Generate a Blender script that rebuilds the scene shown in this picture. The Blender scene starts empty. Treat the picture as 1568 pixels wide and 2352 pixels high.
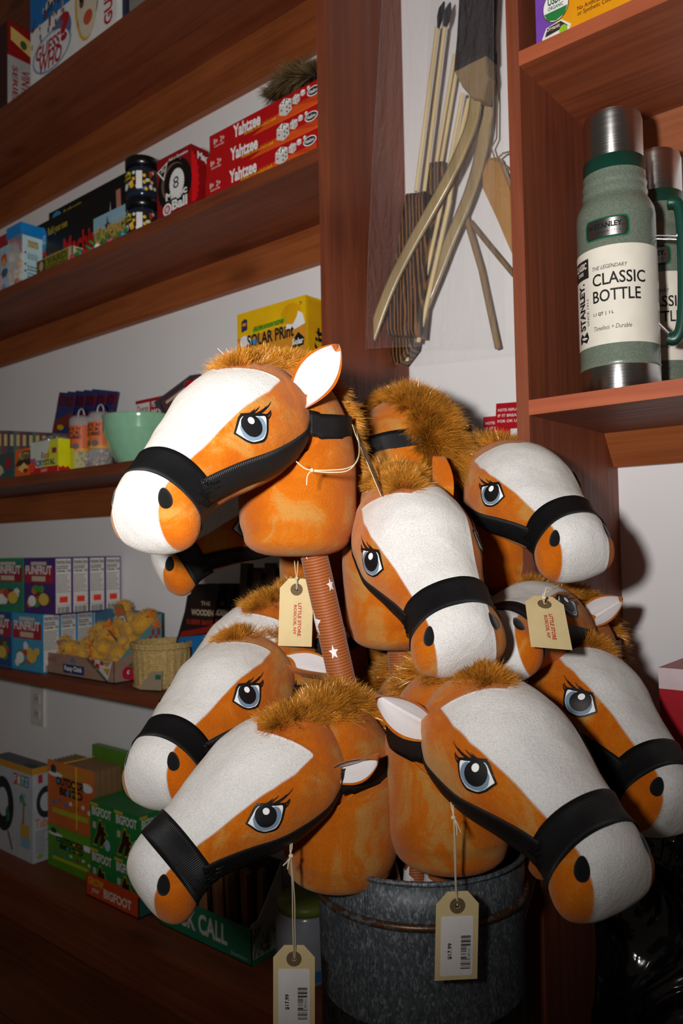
import bpy, math, random
import numpy as np
from mathutils import Vector, Matrix, Euler, noise as mnoise
from mathutils.bvhtree import BVHTree
from mathutils.geometry import delaunay_2d_cdt

S = bpy.context.scene
COL = S.collection
H0 = 0.935                      # camera height above the floor
PI = math.pi
R = math.radians
# ---------------------------------------------------------------- camera
FPX = 1830.0
YAW, PITCH, ROLL = R(40.14), R(2.38), R(-1.06)
_f = Vector((-math.sin(YAW)*math.cos(PITCH), math.cos(YAW)*math.cos(PITCH), math.sin(PITCH)))
_r0 = Vector((math.cos(YAW), math.sin(YAW), 0)); _u0 = _r0.cross(_f)
_r = _r0*math.cos(ROLL)+_u0*math.sin(ROLL); _u = _u0*math.cos(ROLL)-_r0*math.sin(ROLL)
CAMLOC = Vector((0, 0, H0))
cam = bpy.data.cameras.new('camera'); camo = bpy.data.objects.new('camera', cam); COL.objects.link(camo)
cam.sensor_fit = 'VERTICAL'; cam.sensor_height = 36; cam.sensor_width = 24
cam.lens = FPX/2352*36
M = Matrix((( _r.x, _u.x, -_f.x, 0), (_r.y, _u.y, -_f.y, 0), (_r.z, _u.z, -_f.z, 0), (0, 0, 0, 1)))
M.translation = CAMLOC
camo.matrix_world = M
cam.clip_start = 0.02
cam.dof.use_dof = True; cam.dof.focus_distance = 0.84; cam.dof.aperture_fstop = 8.0
S.camera = camo
# ---------------------------------------------------------------- light, exposure
S.view_settings.view_transform = 'Standard'; S.view_settings.look = 'None'
S.view_settings.exposure = 0.0; S.view_settings.gamma = 1.0; S.view_settings.use_curve_mapping = False
w = bpy.data.worlds.new('store_light'); S.world = w; w.use_nodes = True
w.node_tree.nodes['Background'].inputs[0].default_value = (1.0, 0.86, 0.72, 1)
w.node_tree.nodes['Background'].inputs[1].default_value = 0.045
fl = bpy.data.lights.new('camera_flash', 'SPOT'); flo = bpy.data.objects.new('camera_flash', fl); COL.objects.link(flo)
fl.energy = 74; fl.color = (1.0, 0.975, 0.95); fl.shadow_soft_size = 0.026; fl.spot_size = R(172); fl.spot_blend = 1.0
FLASH = CAMLOC + _r*(-0.145) + _u*0.062
flo.location = FLASH
_aim = (_f + _u*0.84 - _r*0.20).normalized()
flo.rotation_euler = (-_aim).to_track_quat('Z', 'Y').to_euler()

def at(px, py, depth):
    "point seen at pixel (px, py) of the 1568x2352 frame, at this distance along the view axis"
    return CAMLOC + (_r*((px-784)/FPX) - _u*((py-1176)/FPX) + _f)*depth

# ---------------------------------------------------------------- materials
def lin(h):
    h = h.lstrip('#'); o = []
    for i in (0, 2, 4):
        c = int(h[i:i+2], 16)/255
        o.append(c/12.92 if c <= .04045 else ((c+.055)/1.055)**2.4)
    return (o[0], o[1], o[2], 1)
_M = {}
class NT:
    def __init__(s, name):
        s.m = bpy.data.materials.new(name); s.m.use_nodes = True; s.t = s.m.node_tree; s.b = s.t.nodes['Principled BSDF']
    def n(s, typ, **kw):
        nd = s.t.nodes.new(typ)
        for k, v in kw.items():
            if k.startswith('i_'):
                nd.inputs[int(k[2:])].default_value = v
            else: setattr(nd, k, v)
        return nd
    def l(s, a, b): s.t.links.new(a, b)
    def math(s, op, a, b=None, c=None, clamp=False):
        nd = s.n('ShaderNodeMath', operation=op, use_clamp=clamp)
        for i, x in enumerate((a, b, c)):
            if x is None: continue
            if isinstance(x, (int, float)): nd.inputs[i].default_value = x
            else: s.l(x, nd.inputs[i])
        return nd.outputs[0]
    def mix(s, f, a, b):
        nd = s.n('ShaderNodeMix', data_type='RGBA')
        for sock, x in ((nd.inputs[0], f), (nd.inputs[6], a), (nd.inputs[7], b)):
            if isinstance(x, (int, float)): sock.default_value = x
            elif isinstance(x, tuple): sock.default_value = x
            else: s.l(x, sock)
        return nd.outputs[2]
    def coords(s, scale=(1, 1, 1), rnd=False):
        tc = s.n('ShaderNodeTexCoord'); mp = s.n('ShaderNodeMapping'); mp.inputs['Scale'].default_value = scale
        s.l(tc.outputs['Object'], mp.inputs[0])
        if rnd:
            oi = s.n('ShaderNodeObjectInfo'); v = s.math('MULTIPLY', oi.outputs['Random'], 37.0); s.l(v, mp.inputs['Location'])
        return mp.outputs[0]
    def noise(s, co, scale, detail=3, rough=.5, dist=0):
        nd = s.n('ShaderNodeTexNoise'); s.l(co, nd.inputs['Vector']); nd.inputs['Scale'].default_value = scale
        nd.inputs['Detail'].default_value = detail; nd.inputs['Roughness'].default_value = rough; nd.inputs['Distortion'].default_value = dist
        return nd.outputs['Fac']
    def ramp(s, f, *st):
        nd = s.n('ShaderNodeValToRGB'); el = nd.color_ramp.elements
        while len(el) < len(st): el.new(.5)
        for e, (p, c) in zip(el, st):
            e.position = p; e.color = c if isinstance(c, tuple) else (c, c, c, 1)
        s.l(f, nd.inputs[0]); return nd.outputs[0]
    def bump(s, h, strength=.3, dist=.001):
        nd = s.n('ShaderNodeBump'); nd.inputs['Strength'].default_value = strength; nd.inputs['Distance'].default_value = dist
        s.l(h, nd.inputs['Height']); s.l(nd.outputs[0], s.b.inputs['Normal']); return nd
    def attr(s, name):
        nd = s.n('ShaderNodeAttribute'); nd.attribute_name = name; return nd.outputs['Fac']
    def set(s, **kw):
        for k, v in kw.items(): s.b.inputs[k.replace('_', ' ')].default_value = v
        return s

def paint(hexc, rough=.45, spec=.4, metal=0, coat=0, name=None):
    "printed card, plastic or enamel in one colour, with the slight unevenness real ones have"
    key = (hexc, rough, spec, metal, coat)
    if key in _M: return _M[key]
    t = NT(name or 'surface_'+hexc.lstrip('#')); c = lin(hexc)
    co = t.coords(); f = t.noise(co, 35, 3)
    k = lambda q: tuple(min(1, x*q) for x in c[:3])+(1,)
    t.l(t.ramp(f, (.3, k(.93)), (.7, k(1.05))), t.b.inputs['Base Color'])
    t.set(Roughness=rough, Specular_IOR_Level=spec, Metallic=metal, Coat_Weight=coat, Coat_Roughness=.08)
    _M[key] = t.m; return t.m

def wood(axis, dark, light, rough=.5, name='stained_pine', knots=True, scale=1.0, coat=.0):
    t = NT(name); sc = [26*scale, 26*scale, 26*scale]; sc['XYZ'.index(axis)] = 1.6*scale
    co = t.coords(tuple(sc)); n1 = t.noise(co, 1.0, 5, .55, 1.2)
    sc2 = [150, 150, 150]; sc2['XYZ'.index(axis)] = 5
    n2 = t.noise(t.coords(tuple(sc2)), 1.0, 3)
    big = t.noise(t.coords(), 5.0, 3)
    f = t.math('ADD', t.math('MULTIPLY', n1, .55), t.math('ADD', t.math('MULTIPLY', n2, .2), t.math('MULTIPLY', big, .25)))
    colr = t.ramp(f, (.3, lin(dark)), (.5, tuple((a+b)/2 for a, b in zip(lin(dark), lin(light)))), (.72, lin(light)))
    if knots:
        sc3 = [7, 7, 7]; sc3['XYZ'.index(axis)] = 2.6
        vn = t.n('ShaderNodeTexVoronoi'); t.l(t.coords(tuple(sc3)), vn.inputs['Vector']); vn.inputs['Scale'].default_value = 1.0
        kf = t.ramp(vn.outputs['Distance'], (.0, 1.0), (.10, .85), (.17, .25), (.24, 0.0))
        colr = t.mix(t.math('MULTIPLY', kf, .6), colr, tuple(x*.35 for x in lin(dark)[:3])+(1,))
    t.l(colr, t.b.inputs['Base Color'])
    t.l(t.ramp(n2, (.3, rough-.1), (.7, rough+.12)), t.b.inputs['Roughness'])
    t.set(Specular_IOR_Level=.35, Coat_Weight=coat, Coat_Roughness=.25)
    t.bump(n2, .25, .0006); return t.m

WOOD_X = wood('X', '#5e2a18', '#8d4a2b', name='red_stained_pine_along')
WOOD_Z = wood('Z', '#5f2c1b', '#8c4a2f', name='red_stained_pine_upright')
WOOD_CLEAT = wood('X', '#73391a', '#a75d30', name='orange_stained_pine')
WOOD_EDGE = wood('X', '#8a4128', '#b15e3d', name='red_stained_edge')
FLOORM = wood('X', '#4a2410', '#7c4218', name='brown_floorboard', scale=.7)

def wall_mat():
    t = NT('white_painted_wall'); f = t.noise(t.coords(), 3, 4); f2 = t.noise(t.coords(), 260, 2)
    t.l(t.ramp(f, (.3, lin('#eae7e7')), (.7, lin('#f1efef'))), t.b.inputs['Base Color']); t.set(Roughness=.6, Specular_IOR_Level=.2)
    t.bump(f2, .12, .0006); return t.m
WALL = wall_mat()

# ---------------------------------------------------------------- mesh building
class MB:
    def __init__(s): s.v = []; s.f = []; s.m = []; s.sm = []; s.mats = []
    def mi(s, m):
        if m not in s.mats: s.mats.append(m)
        return s.mats.index(m)
    def add(s, vs, fs, mat, smooth=False):
        o = len(s.v); s.v += [tuple(p) for p in vs]; k = s.mi(mat)
        for f in fs: s.f.append(tuple(i+o for i in f)); s.m.append(k); s.sm.append(smooth)
    def box(s, x0, x1, y0, y1, z0, z1, mat, mats=None):
        vs = [(x, y, z) for z in (z0, z1) for y in (y0, y1) for x in (x0, x1)]
        fs = dict(bottom=(0, 2, 3, 1), top=(4, 5, 7, 6), front=(0, 1, 5, 4), back=(2, 6, 7, 3), left=(0, 4, 6, 2), right=(1, 3, 7, 5))
        for k, f in fs.items(): s.add([vs[i] for i in f], [(0, 1, 2, 3)], (mats or {}).get(k, mat))
    def lathe(s, prof, mat, n=48, cx=0, cy=0, smooth=True, mats=None, a0=0, a1=2*PI):
        full = abs(a1-a0-2*PI) < 1e-6; nn = n if full else n+1
        vs = [(cx+r*math.cos(a0+(a1-a0)*i/n), cy+r*math.sin(a0+(a1-a0)*i/n), z) for r, z in prof for i in range(nn)]
        for j in range(len(prof)-1):
            fs = []
            for i in range(n):
                i2 = (i+1) % nn
                fs.append((j*nn+i, j*nn+i2, (j+1)*nn+i2, (j+1)*nn+i))
            if j == 0: o = len(s.v); s.v += vs
            k = s.mi(mats[j] if mats else mat)
            for f in fs: s.f.append(tuple(q+o for q in f)); s.m.append(k); s.sm.append(smooth)
    def tube(s, pts, rad, mat, n=10, caps=True, flat=1.0):
        pts = [Vector(p) for p in pts]; rings = []; k = len(pts)
        rad = rad if isinstance(rad, (list, tuple)) else [rad]*k
        t0 = (pts[1]-pts[0]).normalized(); ref = Vector((0, 0, 1)) if abs(t0.z) < .9 else Vector((1, 0, 0))
        a = t0.cross(ref).normalized()
        for i in range(k):
            t = (pts[min(i+1, k-1)]-pts[max(i-1, 0)]).normalized()
            a = (a-t*a.dot(t)).normalized(); b = t.cross(a)
            rings += [pts[i]+(a*math.cos(2*PI*j/n)+b*math.sin(2*PI*j/n)*flat)*rad[i] for j in range(n)]
        fs = [(i*n+j, i*n+(j+1) % n, (i+1)*n+(j+1) % n, (i+1)*n+j) for i in range(k-1) for j in range(n)]
        s.add(rings, fs, mat, True)
        if caps: s.add(rings[:n], [tuple(reversed(range(n)))], mat); s.add(rings[-n:], [tuple(range(n))], mat)
    def ellip(s, c, r, mat, n=20, m=14, rot=None):
        vs = []; q = rot or Matrix.Identity(3)
        for j in range(m+1):
            th = PI*j/m
            for i in range(n):
                ph = 2*PI*i/n
                vs.append(Vector(c)+q@Vector((r[0]*math.sin(th)*math.cos(ph), r[1]*math.sin(th)*math.sin(ph), r[2]*math.cos(th))))
        s.add(vs, [(j*n+i, (j+1)*n+i, (j+1)*n+(i+1) % n, j*n+(i+1) % n) for j in range(m) for i in range(n)], mat, True)
    # --- decals: mp(u, v, off) -> point, u and v run 0..1 over the face
    def d_poly(s, mp, pts, mat, off=.0004):
        s.add([mp(u, v, off) for u, v in pts], [tuple(range(len(pts)))], mat)
    def d_rect(s, mp, u0, v0, u1, v1, mat, off=.0004, n=1):
        for i in range(n):
            a, b = u0+(u1-u0)*i/n, u0+(u1-u0)*(i+1)/n
            s.d_poly(mp, [(a, v0), (b, v0), (b, v1), (a, v1)], mat, off)
    def d_oval(s, mp, cu, cv, ru, rv, mat, off=.0004, n=20):
        s.d_poly(mp, [(cu+ru*math.cos(2*PI*i/n), cv+rv*math.sin(2*PI*i/n)) for i in range(n)], mat, off)
    def d_tri(s, mp, pts, mat, off=.0004): s.d_poly(mp, pts, mat, off)
    def d_text(s, mp, txt, u0, v0, u1, v1, mat, off=.0008, bold=.02, shear=0, rot=0):
        vs, fs = glyphs(txt, bold, shear); out = []
        for x, y in vs:
            if rot == 90: x, y = 1-y, x
            elif rot == -90: x, y = y, 1-x
            elif rot == 180: x, y = 1-x, 1-y
            out.append(mp(u0+(u1-u0)*x, v0+(v1-v0)*y, off))
        s.add(out, fs, mat)
    def build(s, name, parent=None, loc=None, rot=None, bevel=0, attrs=None):
        me = bpy.data.meshes.new(name); me.from_pydata(s.v, [], s.f); me.validate(verbose=False)
        for m in s.mats: me.materials.append(m)
        if len(me.polygons) == len(s.f):
            me.polygons.foreach_set('material_index', s.m); me.polygons.foreach_set('use_smooth', s.sm)
        for k, arr in (attrs or {}).items():
            a = me.attributes.new(k, 'FLOAT', 'POINT'); a.data.foreach_set('value', np.asarray(arr, dtype=np.float32))
        me.update()
        o = bpy.data.objects.new(name, me); COL.objects.link(o)
        if parent: o.parent = parent
        if loc is not None: o.location = loc
        if rot is not None: o.rotation_euler = rot
        if bevel:
            b = o.modifiers.new('edge', 'BEVEL'); b.width = bevel; b.segments = 2; b.limit_method = 'ANGLE'
        return o
_G = {}
def glyphs(txt, bold, shear):
    key = (txt, bold, shear)
    if key in _G: return _G[key]
    cu = bpy.data.curves.new('t', 'FONT'); cu.body = txt; cu.offset = bold; cu.shear = shear; cu.resolution_u = 3; cu.align_x = 'CENTER'; cu.space_line = .85
    o = bpy.data.objects.new('t', cu); COL.objects.link(o)
    me = bpy.data.meshes.new_from_object(o)
    v = np.array([p.co[:2] for p in me.vertices]); f = [tuple(p.vertices) for p in me.polygons]
    bpy.data.objects.remove(o); bpy.data.curves.remove(cu); bpy.data.meshes.remove(me)
    v = (v-v.min(0))/np.maximum(v.max(0)-v.min(0), 1e-6)
    _G[key] = ([tuple(map(float, p)) for p in v], f); return _G[key]

def tag(o, label=None, cat=None, group=None, kind=None):
    for k, x in (('label', label), ('category', cat), ('group', group), ('kind', kind)):
        if x: o[k] = x
    return o
def empty(name, loc=(0, 0, 0), rot=(0, 0, 0)):
    o = bpy.data.objects.new(name, None); COL.objects.link(o); o.location = loc; o.rotation_euler = rot; o.empty_display_size = .02; return o
def copy_tree(o, parent=None):
    c = o.copy(); COL.objects.link(c); c.parent = parent
    for ch in list(o.children): copy_tree(ch, c)
    return c
def rect_map(o, du, dv):
    "face from corner o, spanned by du and dv"
    o, du, dv = Vector(o), Vector(du), Vector(dv); n = du.cross(dv).normalized()
    return lambda u, v, off=0: o+du*u+dv*v+n*off

# ---------------------------------------------------------------- the room
D = 1.24
def struct(name, mb, **k): return tag(mb.build(name, **k), kind='structure')
m = MB(); m.box(-3.6, 1.6, D, D+.1, 0, 2.9, WALL); struct('wall_back', m)
m = MB()
y = -1.4; k = 0
while y < D:
    m.box(-3.6, 1.6, y+.0015, min(y+.13, D)-.0015, -.03, 0, FLOORM); y += .13
m.box(-3.6, 1.6, -1.4, D, -.05, -.03, paint('#120a06', .9)); struct('floor', m)

LF, LX1, LX0 = 1.016, -.894, -3.05      # left unit: front plane, inner face of its right panel, left end
ZL = [z+H0 for z in (1.18, .69, .19, -.305, -.81)]
unit = empty('shelving_unit', (LX1, D, 0)); tag(unit, 'red-stained pine shelving along the white wall at the left, crowded with toys', 'shelving')
def upart(name, box, mat, par, org, bevel=.0015):
    mm = MB(); ox, oy, oz = org
    mm.box(box[0]-ox, box[1]-ox, box[2]-oy, box[3]-oy, box[4]-oz, box[5]-oz, mat[0], dict(front=mat[1]) if len(mat) > 1 else None)
    return mm.build(name, par, bevel=bevel)
OL = (LX1, D, 0)
upart('side_panel', (LX1, LX1+.024, LF, D, 0, 2.75), (WOOD_Z, WOOD_Z), unit, OL)
upart('side_panel', (LX0-.024, LX0, LF, D, 0, 2.75), (WOOD_Z, WOOD_Z), unit, OL)
for i, z in enumerate(ZL):
    th = .024 if i < 4 else .020
    upart('shelf_board', (LX0, LX1, LF, D, z-th, z), (WOOD_X,), unit, OL)
    if i < 3:
        upart('cleat', (LX0, LX1, D-.02, D-.0002, z-th-(.078 if i else .115), z-th-.0008), (WOOD_CLEAT,), unit, OL)
upart('back_panel', (LX0, LX1, D-.018, D-.0002, ZL[0]+.0005, 2.75), (WOOD_X,), unit, OL)
upart('kick_board', (LX0, LX1, LF+.008, LF+.028, 0.002, ZL[4]-.0205), (WOOD_X,), unit, OL)

RF, RXI, RXO = .943, -.474, -.492       # right unit
ZR = [.646+H0, .183+H0]
ru = empty('shelving_unit', (RXO, D, 0)); tag(ru, 'red-stained pine shelving at the right edge, holding the green vacuum flasks', 'shelving')
OR = (RXO, D, 0)
upart('side_panel', (RXO, RXI, RF, D, 0, 2.75), (WOOD_Z,), ru, OR)
for z in ZR:
    upart('shelf_board', (RXI+.0002, .9, RF-.0015, D-.02, z-.0195, z), (WOOD_X, WOOD_EDGE), ru, OR)
    mm = MB(); zt = z-.0197; y1 = D-.0002-OR[1]
    vs = [(RXI+.0005-OR[0], y1-.052, zt), (RXI+.0005-OR[0], y1, zt), (RXI+.0005-OR[0], y1, zt-.050), (RXI+.0005-OR[0], y1-.018, zt-.050)]
    v2 = [(.9-OR[0], b, c) for a, b, c in vs]
    mm.add(vs+v2, [(0, 1, 2, 3), (7, 6, 5, 4), (0, 3, 7, 4), (1, 0, 4, 5), (2, 1, 5, 6), (3, 2, 6, 7)], WOOD_CLEAT)
    mm.build('cleat', ru)


# wall socket under the left shelves
m = MB(); m.box(-.036, .036, -.006, 0, -.058, .058, paint('#d8d4cc', .35), None)
ol = m.build('wall_socket', loc=(-2.235, D-.0002, -.46+H0), bevel=.002); tag(ol, 'white wall socket plate below the long shelf of chicks', 'wall socket')
m = MB()
for dz in (.022, -.022):
    m.box(-.016, .016, -.0085, -.006, dz-.014, dz+.014, paint('#cfcac0', .35))
    for dx in (-.006, .006): m.box(dx-.0012, dx+.0012, -.0088, -.0085, dz-.004, dz+.006, paint('#2a2826'))
m.build('receptacle', ol)
# ---------------------------------------------------------------- plush fabric
def plush_mat(name, white_attr=True):
    t = NT(name); co = t.coords(rnd=True)
    big = t.noise(co, 16, 4, .65, .8); fine = t.noise(co, 620, 3, .7)
    # the nap lies two ways: darker orange where it is brushed down, tan where it stands
    nap = t.ramp(big, (.42, lin('#b65902')), (.54, lin('#bd640a')), (.64, lin('#b77d38')))
    if white_attr:
        sd = t.attr('seam')
        f = t.ramp(t.math('MULTIPLY_ADD', sd, 400.0, .5, clamp=True), (.2, 0.0), (.8, 1.0))
        wh = t.ramp(big, (.3, lin('#d2cfcc')), (.7, lin('#dbd9d6')))
        colr = t.mix(f, nap, wh)
        cre = t.math('MULTIPLY', t.math('ABSOLUTE', sd), 260.0, clamp=True)
        cre = t.math('POWER', cre, .5)
    else: colr = nap; cre = None
    fv = t.ramp(fine, (.32, (.80, .79, .78, 1)), (.62, (1.06, 1.06, 1.06, 1)))
    mm = t.n('ShaderNodeMix', data_type='RGBA', blend_type='MULTIPLY'); mm.inputs[0].default_value = .8; t.l(colr, mm.inputs[6]); t.l(fv, mm.inputs[7]); colr = mm.outputs[2]
    t.l(colr, t.b.inputs['Base Color'])
    t.set(Roughness=.85, Specular_IOR_Level=.12, Sheen_Weight=.22, Sheen_Roughness=.45)
    t.b.inputs['Sheen Tint'].default_value = (1, .82, .6, 1)
    wr = t.noise(co, 38, 3, .55, .9)
    h = t.math('ADD', t.math('MULTIPLY', fine, .75), t.math('MULTIPLY', wr, 1.1))
    if cre is not None: h = t.math('ADD', h, t.math('MULTIPLY', cre, .9))
    t.bump(h, .7, .0018); return t.m
PLUSH = plush_mat('plush_orange_and_white'); PLUSH_O = plush_mat('plush_orange', False)
def felt(hexc, name):
    t = NT(name); f = t.noise(t.coords(), 700, 2)
    c = lin(hexc); t.l(t.ramp(f, (.2, tuple(x*.9 for x in c[:3])+(1,)), (.8, c)), t.b.inputs['Base Color'])
    t.set(Roughness=.9, Specular_IOR_Level=.1, Sheen_Weight=.3); t.bump(f, .4, .0008); return t.m
EARWHITE = felt('#d6d0d0', 'ear_lining_white'); BLACKPLUSH = felt('#0e0d0d', 'black_plush')

def fur_mat(name, root, mid, tip, rough=.32, spec=.7):
    t = NT(name); a = t.attr('along'); v = t.attr('tuft')
    c1 = t.ramp(a, (0, lin(root)), (.45, lin(mid)), (1, lin(tip)))
    d = t.ramp(v, (.0, (.45, .42, .4, 1)), (.5, (.85, .82, .78, 1)), (1, (1.35, 1.3, 1.2, 1)))
    mx = t.n('ShaderNodeMix', data_type='RGBA', blend_type='MULTIPLY'); mx.inputs[0].default_value = 1
    t.l(c1, mx.inputs[6]); t.l(d, mx.inputs[7]); t.l(mx.outputs[2], t.b.inputs['Base Color'])
    t.set(Roughness=rough, Specular_IOR_Level=spec); t.b.inputs['Specular Tint'].default_value = (1, .78, .5, 1)
    return t.m
MANE = fur_mat('glossy_mane_fur', '#6b3208', '#b4690f', '#d8963a', rough=.28, spec=1.0)

def ribbon_mat():
    t = NT('black_grosgrain_ribbon'); u = t.attr('u'); 
    ph = t.math('SINE', t.math('MULTIPLY', u, 2*PI/.0019))
    f = t.math('MULTIPLY_ADD', ph, .5, .5)
    t.l(t.ramp(f, (.6, lin('#020202')), (.98, lin('#17171a'))), t.b.inputs['Base Color'])  # gleam along the ribs painted into the black as dark grey lines
    t.l(t.ramp(f, (.4, .6), (.95, .36)), t.b.inputs['Roughness'])
    t.set(Specular_IOR_Level=.32); t.bump(f, .75, .0009); return t.m
RIBBON = ribbon_mat(); THREAD_B = paint('#070707', .4, .5)
EYE = dict(k=paint('#0b0a0b', .5, .5), w=paint('#e9e9ea', .5, .4), b=paint('#71879a', .45, .5), h=paint('#f4f4f4', .4, .5))

SC = .88
A42c, A42s = math.cos(R(42)), math.sin(R(42))
def ab(a, b, y=0.0): return Vector((a*A42c+b*A42s, y, -a*A42s+b*A42c))*SC
def crom(tab, n):
    "smooth interpolation of rows of a table, n samples per span"
    P = np.array(tab, float); out = []
    for i in range(len(P)-1):
        p0, p1, p2, p3 = P[max(i-1, 0)], P[i], P[i+1], P[min(i+2, len(P)-1)]
        for j in range(n):
            t = j/n; out.append(.5*((2*p1)+(-p0+p2)*t+(2*p0-5*p1+4*p2-p3)*t*t+(-p0+3*p1-3*p2+p3)*t**3))
    out.append(P[-1]); return np.array(out)
#        a     top    bottom  half width
HEAD = [(-.086, .000, -.001, .001), (-.083, .022, -.020, .026), (-.072, .042, -.038, .048), (-.05, .058, -.056, .064), (-.02, .068, -.067, .073),
        (.01, .073, -.068, .076), (.04, .070, -.063, .074), (.07, .061, -.055, .067), (.10, .052, -.048, .057),
        (.125, .047, -.046, .050), (.146, .041, -.047, .049), (.163, .038, -.053, .053), (.177, .033, -.055, .053),
        (.187, .024, -.050, .048), (.1945, .011, -.040, .037), (.1980, -.003, -.028, .022), (.199, -.013, -.015, .001)]
WB = [(-.09, .05), (-.034, .055), (0, .061), (.03, .060), (.06, .054), (.09, .047), (.12, .041), (.145, .037), (.175, .034), (.2, .034), (.24, .036)]
NPH = 96
NOS = (.176, .010, .037)
def head_mesh():
    T = crom(HEAD, 7); vs = []; seam = []
    wa, wv = zip(*WB)
    for a, t, b, w_ in T:
        cc = (t+b)/2; h = max((t-b)/2, 1e-4); w_ = max(w_, 1e-4)
        for j in range(NPH):
            ph = 2*PI*j/NPH; cs, sn = math.cos(ph), math.sin(ph); n = 2.15
            q = (abs(cs)**n+abs(sn)**n)**(-1/n)
            y = w_*sn*q*(1-cs*q*(.10*min(1, max(0, (.13-a)/.08))+.20*min(1, max(0, (a-.13)/.04)))); bb = cc+h*cs*q
            # small puckers and folds of a stuffed toy
            k = mnoise.noise(Vector((a*28, y*28, bb*28)))*.0016+mnoise.noise(Vector((a*60, y*60, bb*60)))*.0006
            y *= 1+k/.06; bb += (bb-cc)/h*k
            dn = math.sqrt((a-NOS[0])**2+(bb-NOS[1])**2+(abs(y)-NOS[2])**2); e_ = .0045*math.exp(-(dn/.011)**2)
            y -= e_*math.copysign(.8, y); bb -= e_*.5*(1 if bb > cc else -1)
            vs.append(ab(a, bb, y))
            wb = float(np.interp(a, wa, wv))
            s1 = wb-abs(y)
            s2 = a-.001+.60*abs(y)
            s3 = max(bb+.012, (a-.158)*1.2)
            seam.append(min(s1, s2, s3)*SC)
    n = len(T); m = MB(); caps = [tuple(range(NPH))[::-1], tuple(range((n-1)*NPH, n*NPH))]
    m.add(vs, caps+[(i*NPH+j, i*NPH+(j+1) % NPH, (i+1)*NPH+(j+1) % NPH, (i+1)*NPH+j) for i in range(n-1) for j in range(NPH)], PLUSH, True)
    return m, seam
NECK = [((-.02, .010), .050), ((-.05, .020), .066), ((-.082, .016), .076), ((-.103, -.012), .079), ((-.110, -.05), .079), ((-.110, -.085), .079), ((-.109, -.110), .077), ((-.108, -.124), .072)]
def neck_mesh():
    T = crom([(p[0], p[1], r) for p, r in NECK], 8); vs = []; seam = []; nn = 72; m = MB()
    for i, (x, z, r) in enumerate(T):
        a = T[min(i+1, len(T)-1)]-T[max(i-1, 0)]; t = Vector((a[0], 0, a[1])).normalized(); sd = Vector((0, 1, 0)); up = t.cross(sd)
        for j in range(nn):
            ph = 2*PI*j/nn; d = sd*math.cos(ph)*.93+up*math.sin(ph)
            k = 1+mnoise.noise(Vector((x*20+d.x*1.3, d.y*1.3, z*20+d.z*1.3)))*.03
            vs.append((Vector((x, 0, z))+d*r*k)*SC)
    n = len(T)
    fs = [(i*nn+j, i*nn+(j+1) % nn, (i+1)*nn+(j+1) % nn, (i+1)*nn+j) for i in range(n-1) for j in range(nn)]
    # rounded closing with its stitched rim
    x, z, r = T[-1]
    prof = [(.975, -.006), (.93, -.011), (.86, -.0155), (.76, -.0195), (.6, -.023), (.4, -.025), (.2, -.0255)]
    base = len(vs)
    for q, dz in prof:
        for j in range(nn):
            ph = 2*PI*j/nn; vs.append((Vector((x+r*q*math.sin(ph)*1.0, r*q*math.cos(ph)*.93, z+dz)))*SC)
    # orientation of the last loft ring: sin -> up vector
    fs += [((n-1)*nn+j, (n-1)*nn+(j+1) % nn, base+(j+1) % nn, base+j) for j in range(nn)]
    fs += [(base+i*nn+j, base+i*nn+(j+1) % nn, base+(i+1)*nn+(j+1) % nn, base+(i+1)*nn+j) for i in range(len(prof)-1) for j in range(nn)]
    fs.append(tuple(base+(len(prof)-1)*nn+j for j in range(nn)))
    m.add(vs, fs, PLUSH_O, True); return m

hm, seam = head_mesh(); nm = neck_mesh()
def bvh(*ms):
    v = []; f = []
    for q in ms:
        o = len(v); v += [Vector(p) for p in q.v]; f += [tuple(i+o for i in ff) for ff in q.f]
    return BVHTree.FromPolygons(v, f)
BH = bvh(hm); BN = bvh(hm, nm)

def fur(rows, n, mat, width=.0009, seed=1, segs=4, tuft=300):
    "rows(t, s, rnd) -> root point, unit direction, length"
    rnd = random.Random(seed); m = MB(); al = []; tu = []
    tf = [(rnd.random(), rnd.random()*2-1, Vector((rnd.gauss(0, 1), rnd.gauss(0, 1), rnd.gauss(0, 1)))*.30, rnd.uniform(.85, 1.12), rnd.random()) for _ in range(tuft)]
    vs = []; fs = []
    for _ in range(n):
        t0, s0, j0, l0, c0 = tf[rnd.randrange(tuft)]
        t = min(1, max(0, t0+rnd.gauss(0, .012))); s = max(-1, min(1, s0+rnd.gauss(0, .10)))
        p, d, ln = rows(t, s, rnd)
        d = (d+j0+Vector((rnd.gauss(0, 1), rnd.gauss(0, 1), rnd.gauss(0, 1)))*.10).normalized()
        ln *= l0*rnd.uniform(.8, 1.08); sd = d.cross(Vector((rnd.gauss(0, 1), rnd.gauss(0, 1), rnd.gauss(0, 1)))).normalized()
        curl = Vector((rnd.gauss(0, .5), rnd.gauss(0, .5), -.9+rnd.gauss(0, .4)))*ln*.22
        o = len(vs); cv = c0*.7+rnd.random()*.3
        for i in range(segs+1):
            q = i/segs; c = p+d*ln*q+curl*q*q; ww = width*(1-.85*q*q)
            vs += [c-sd*ww, c+sd*ww]; al += [q, q]; tu += [cv, cv]
        fs += [(o+2*i, o+2*i+1, o+2*i+3, o+2*i+2) for i in range(segs)]
    m.add(vs, fs, mat, True); return m, dict(along=al, tuft=tu)

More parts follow.
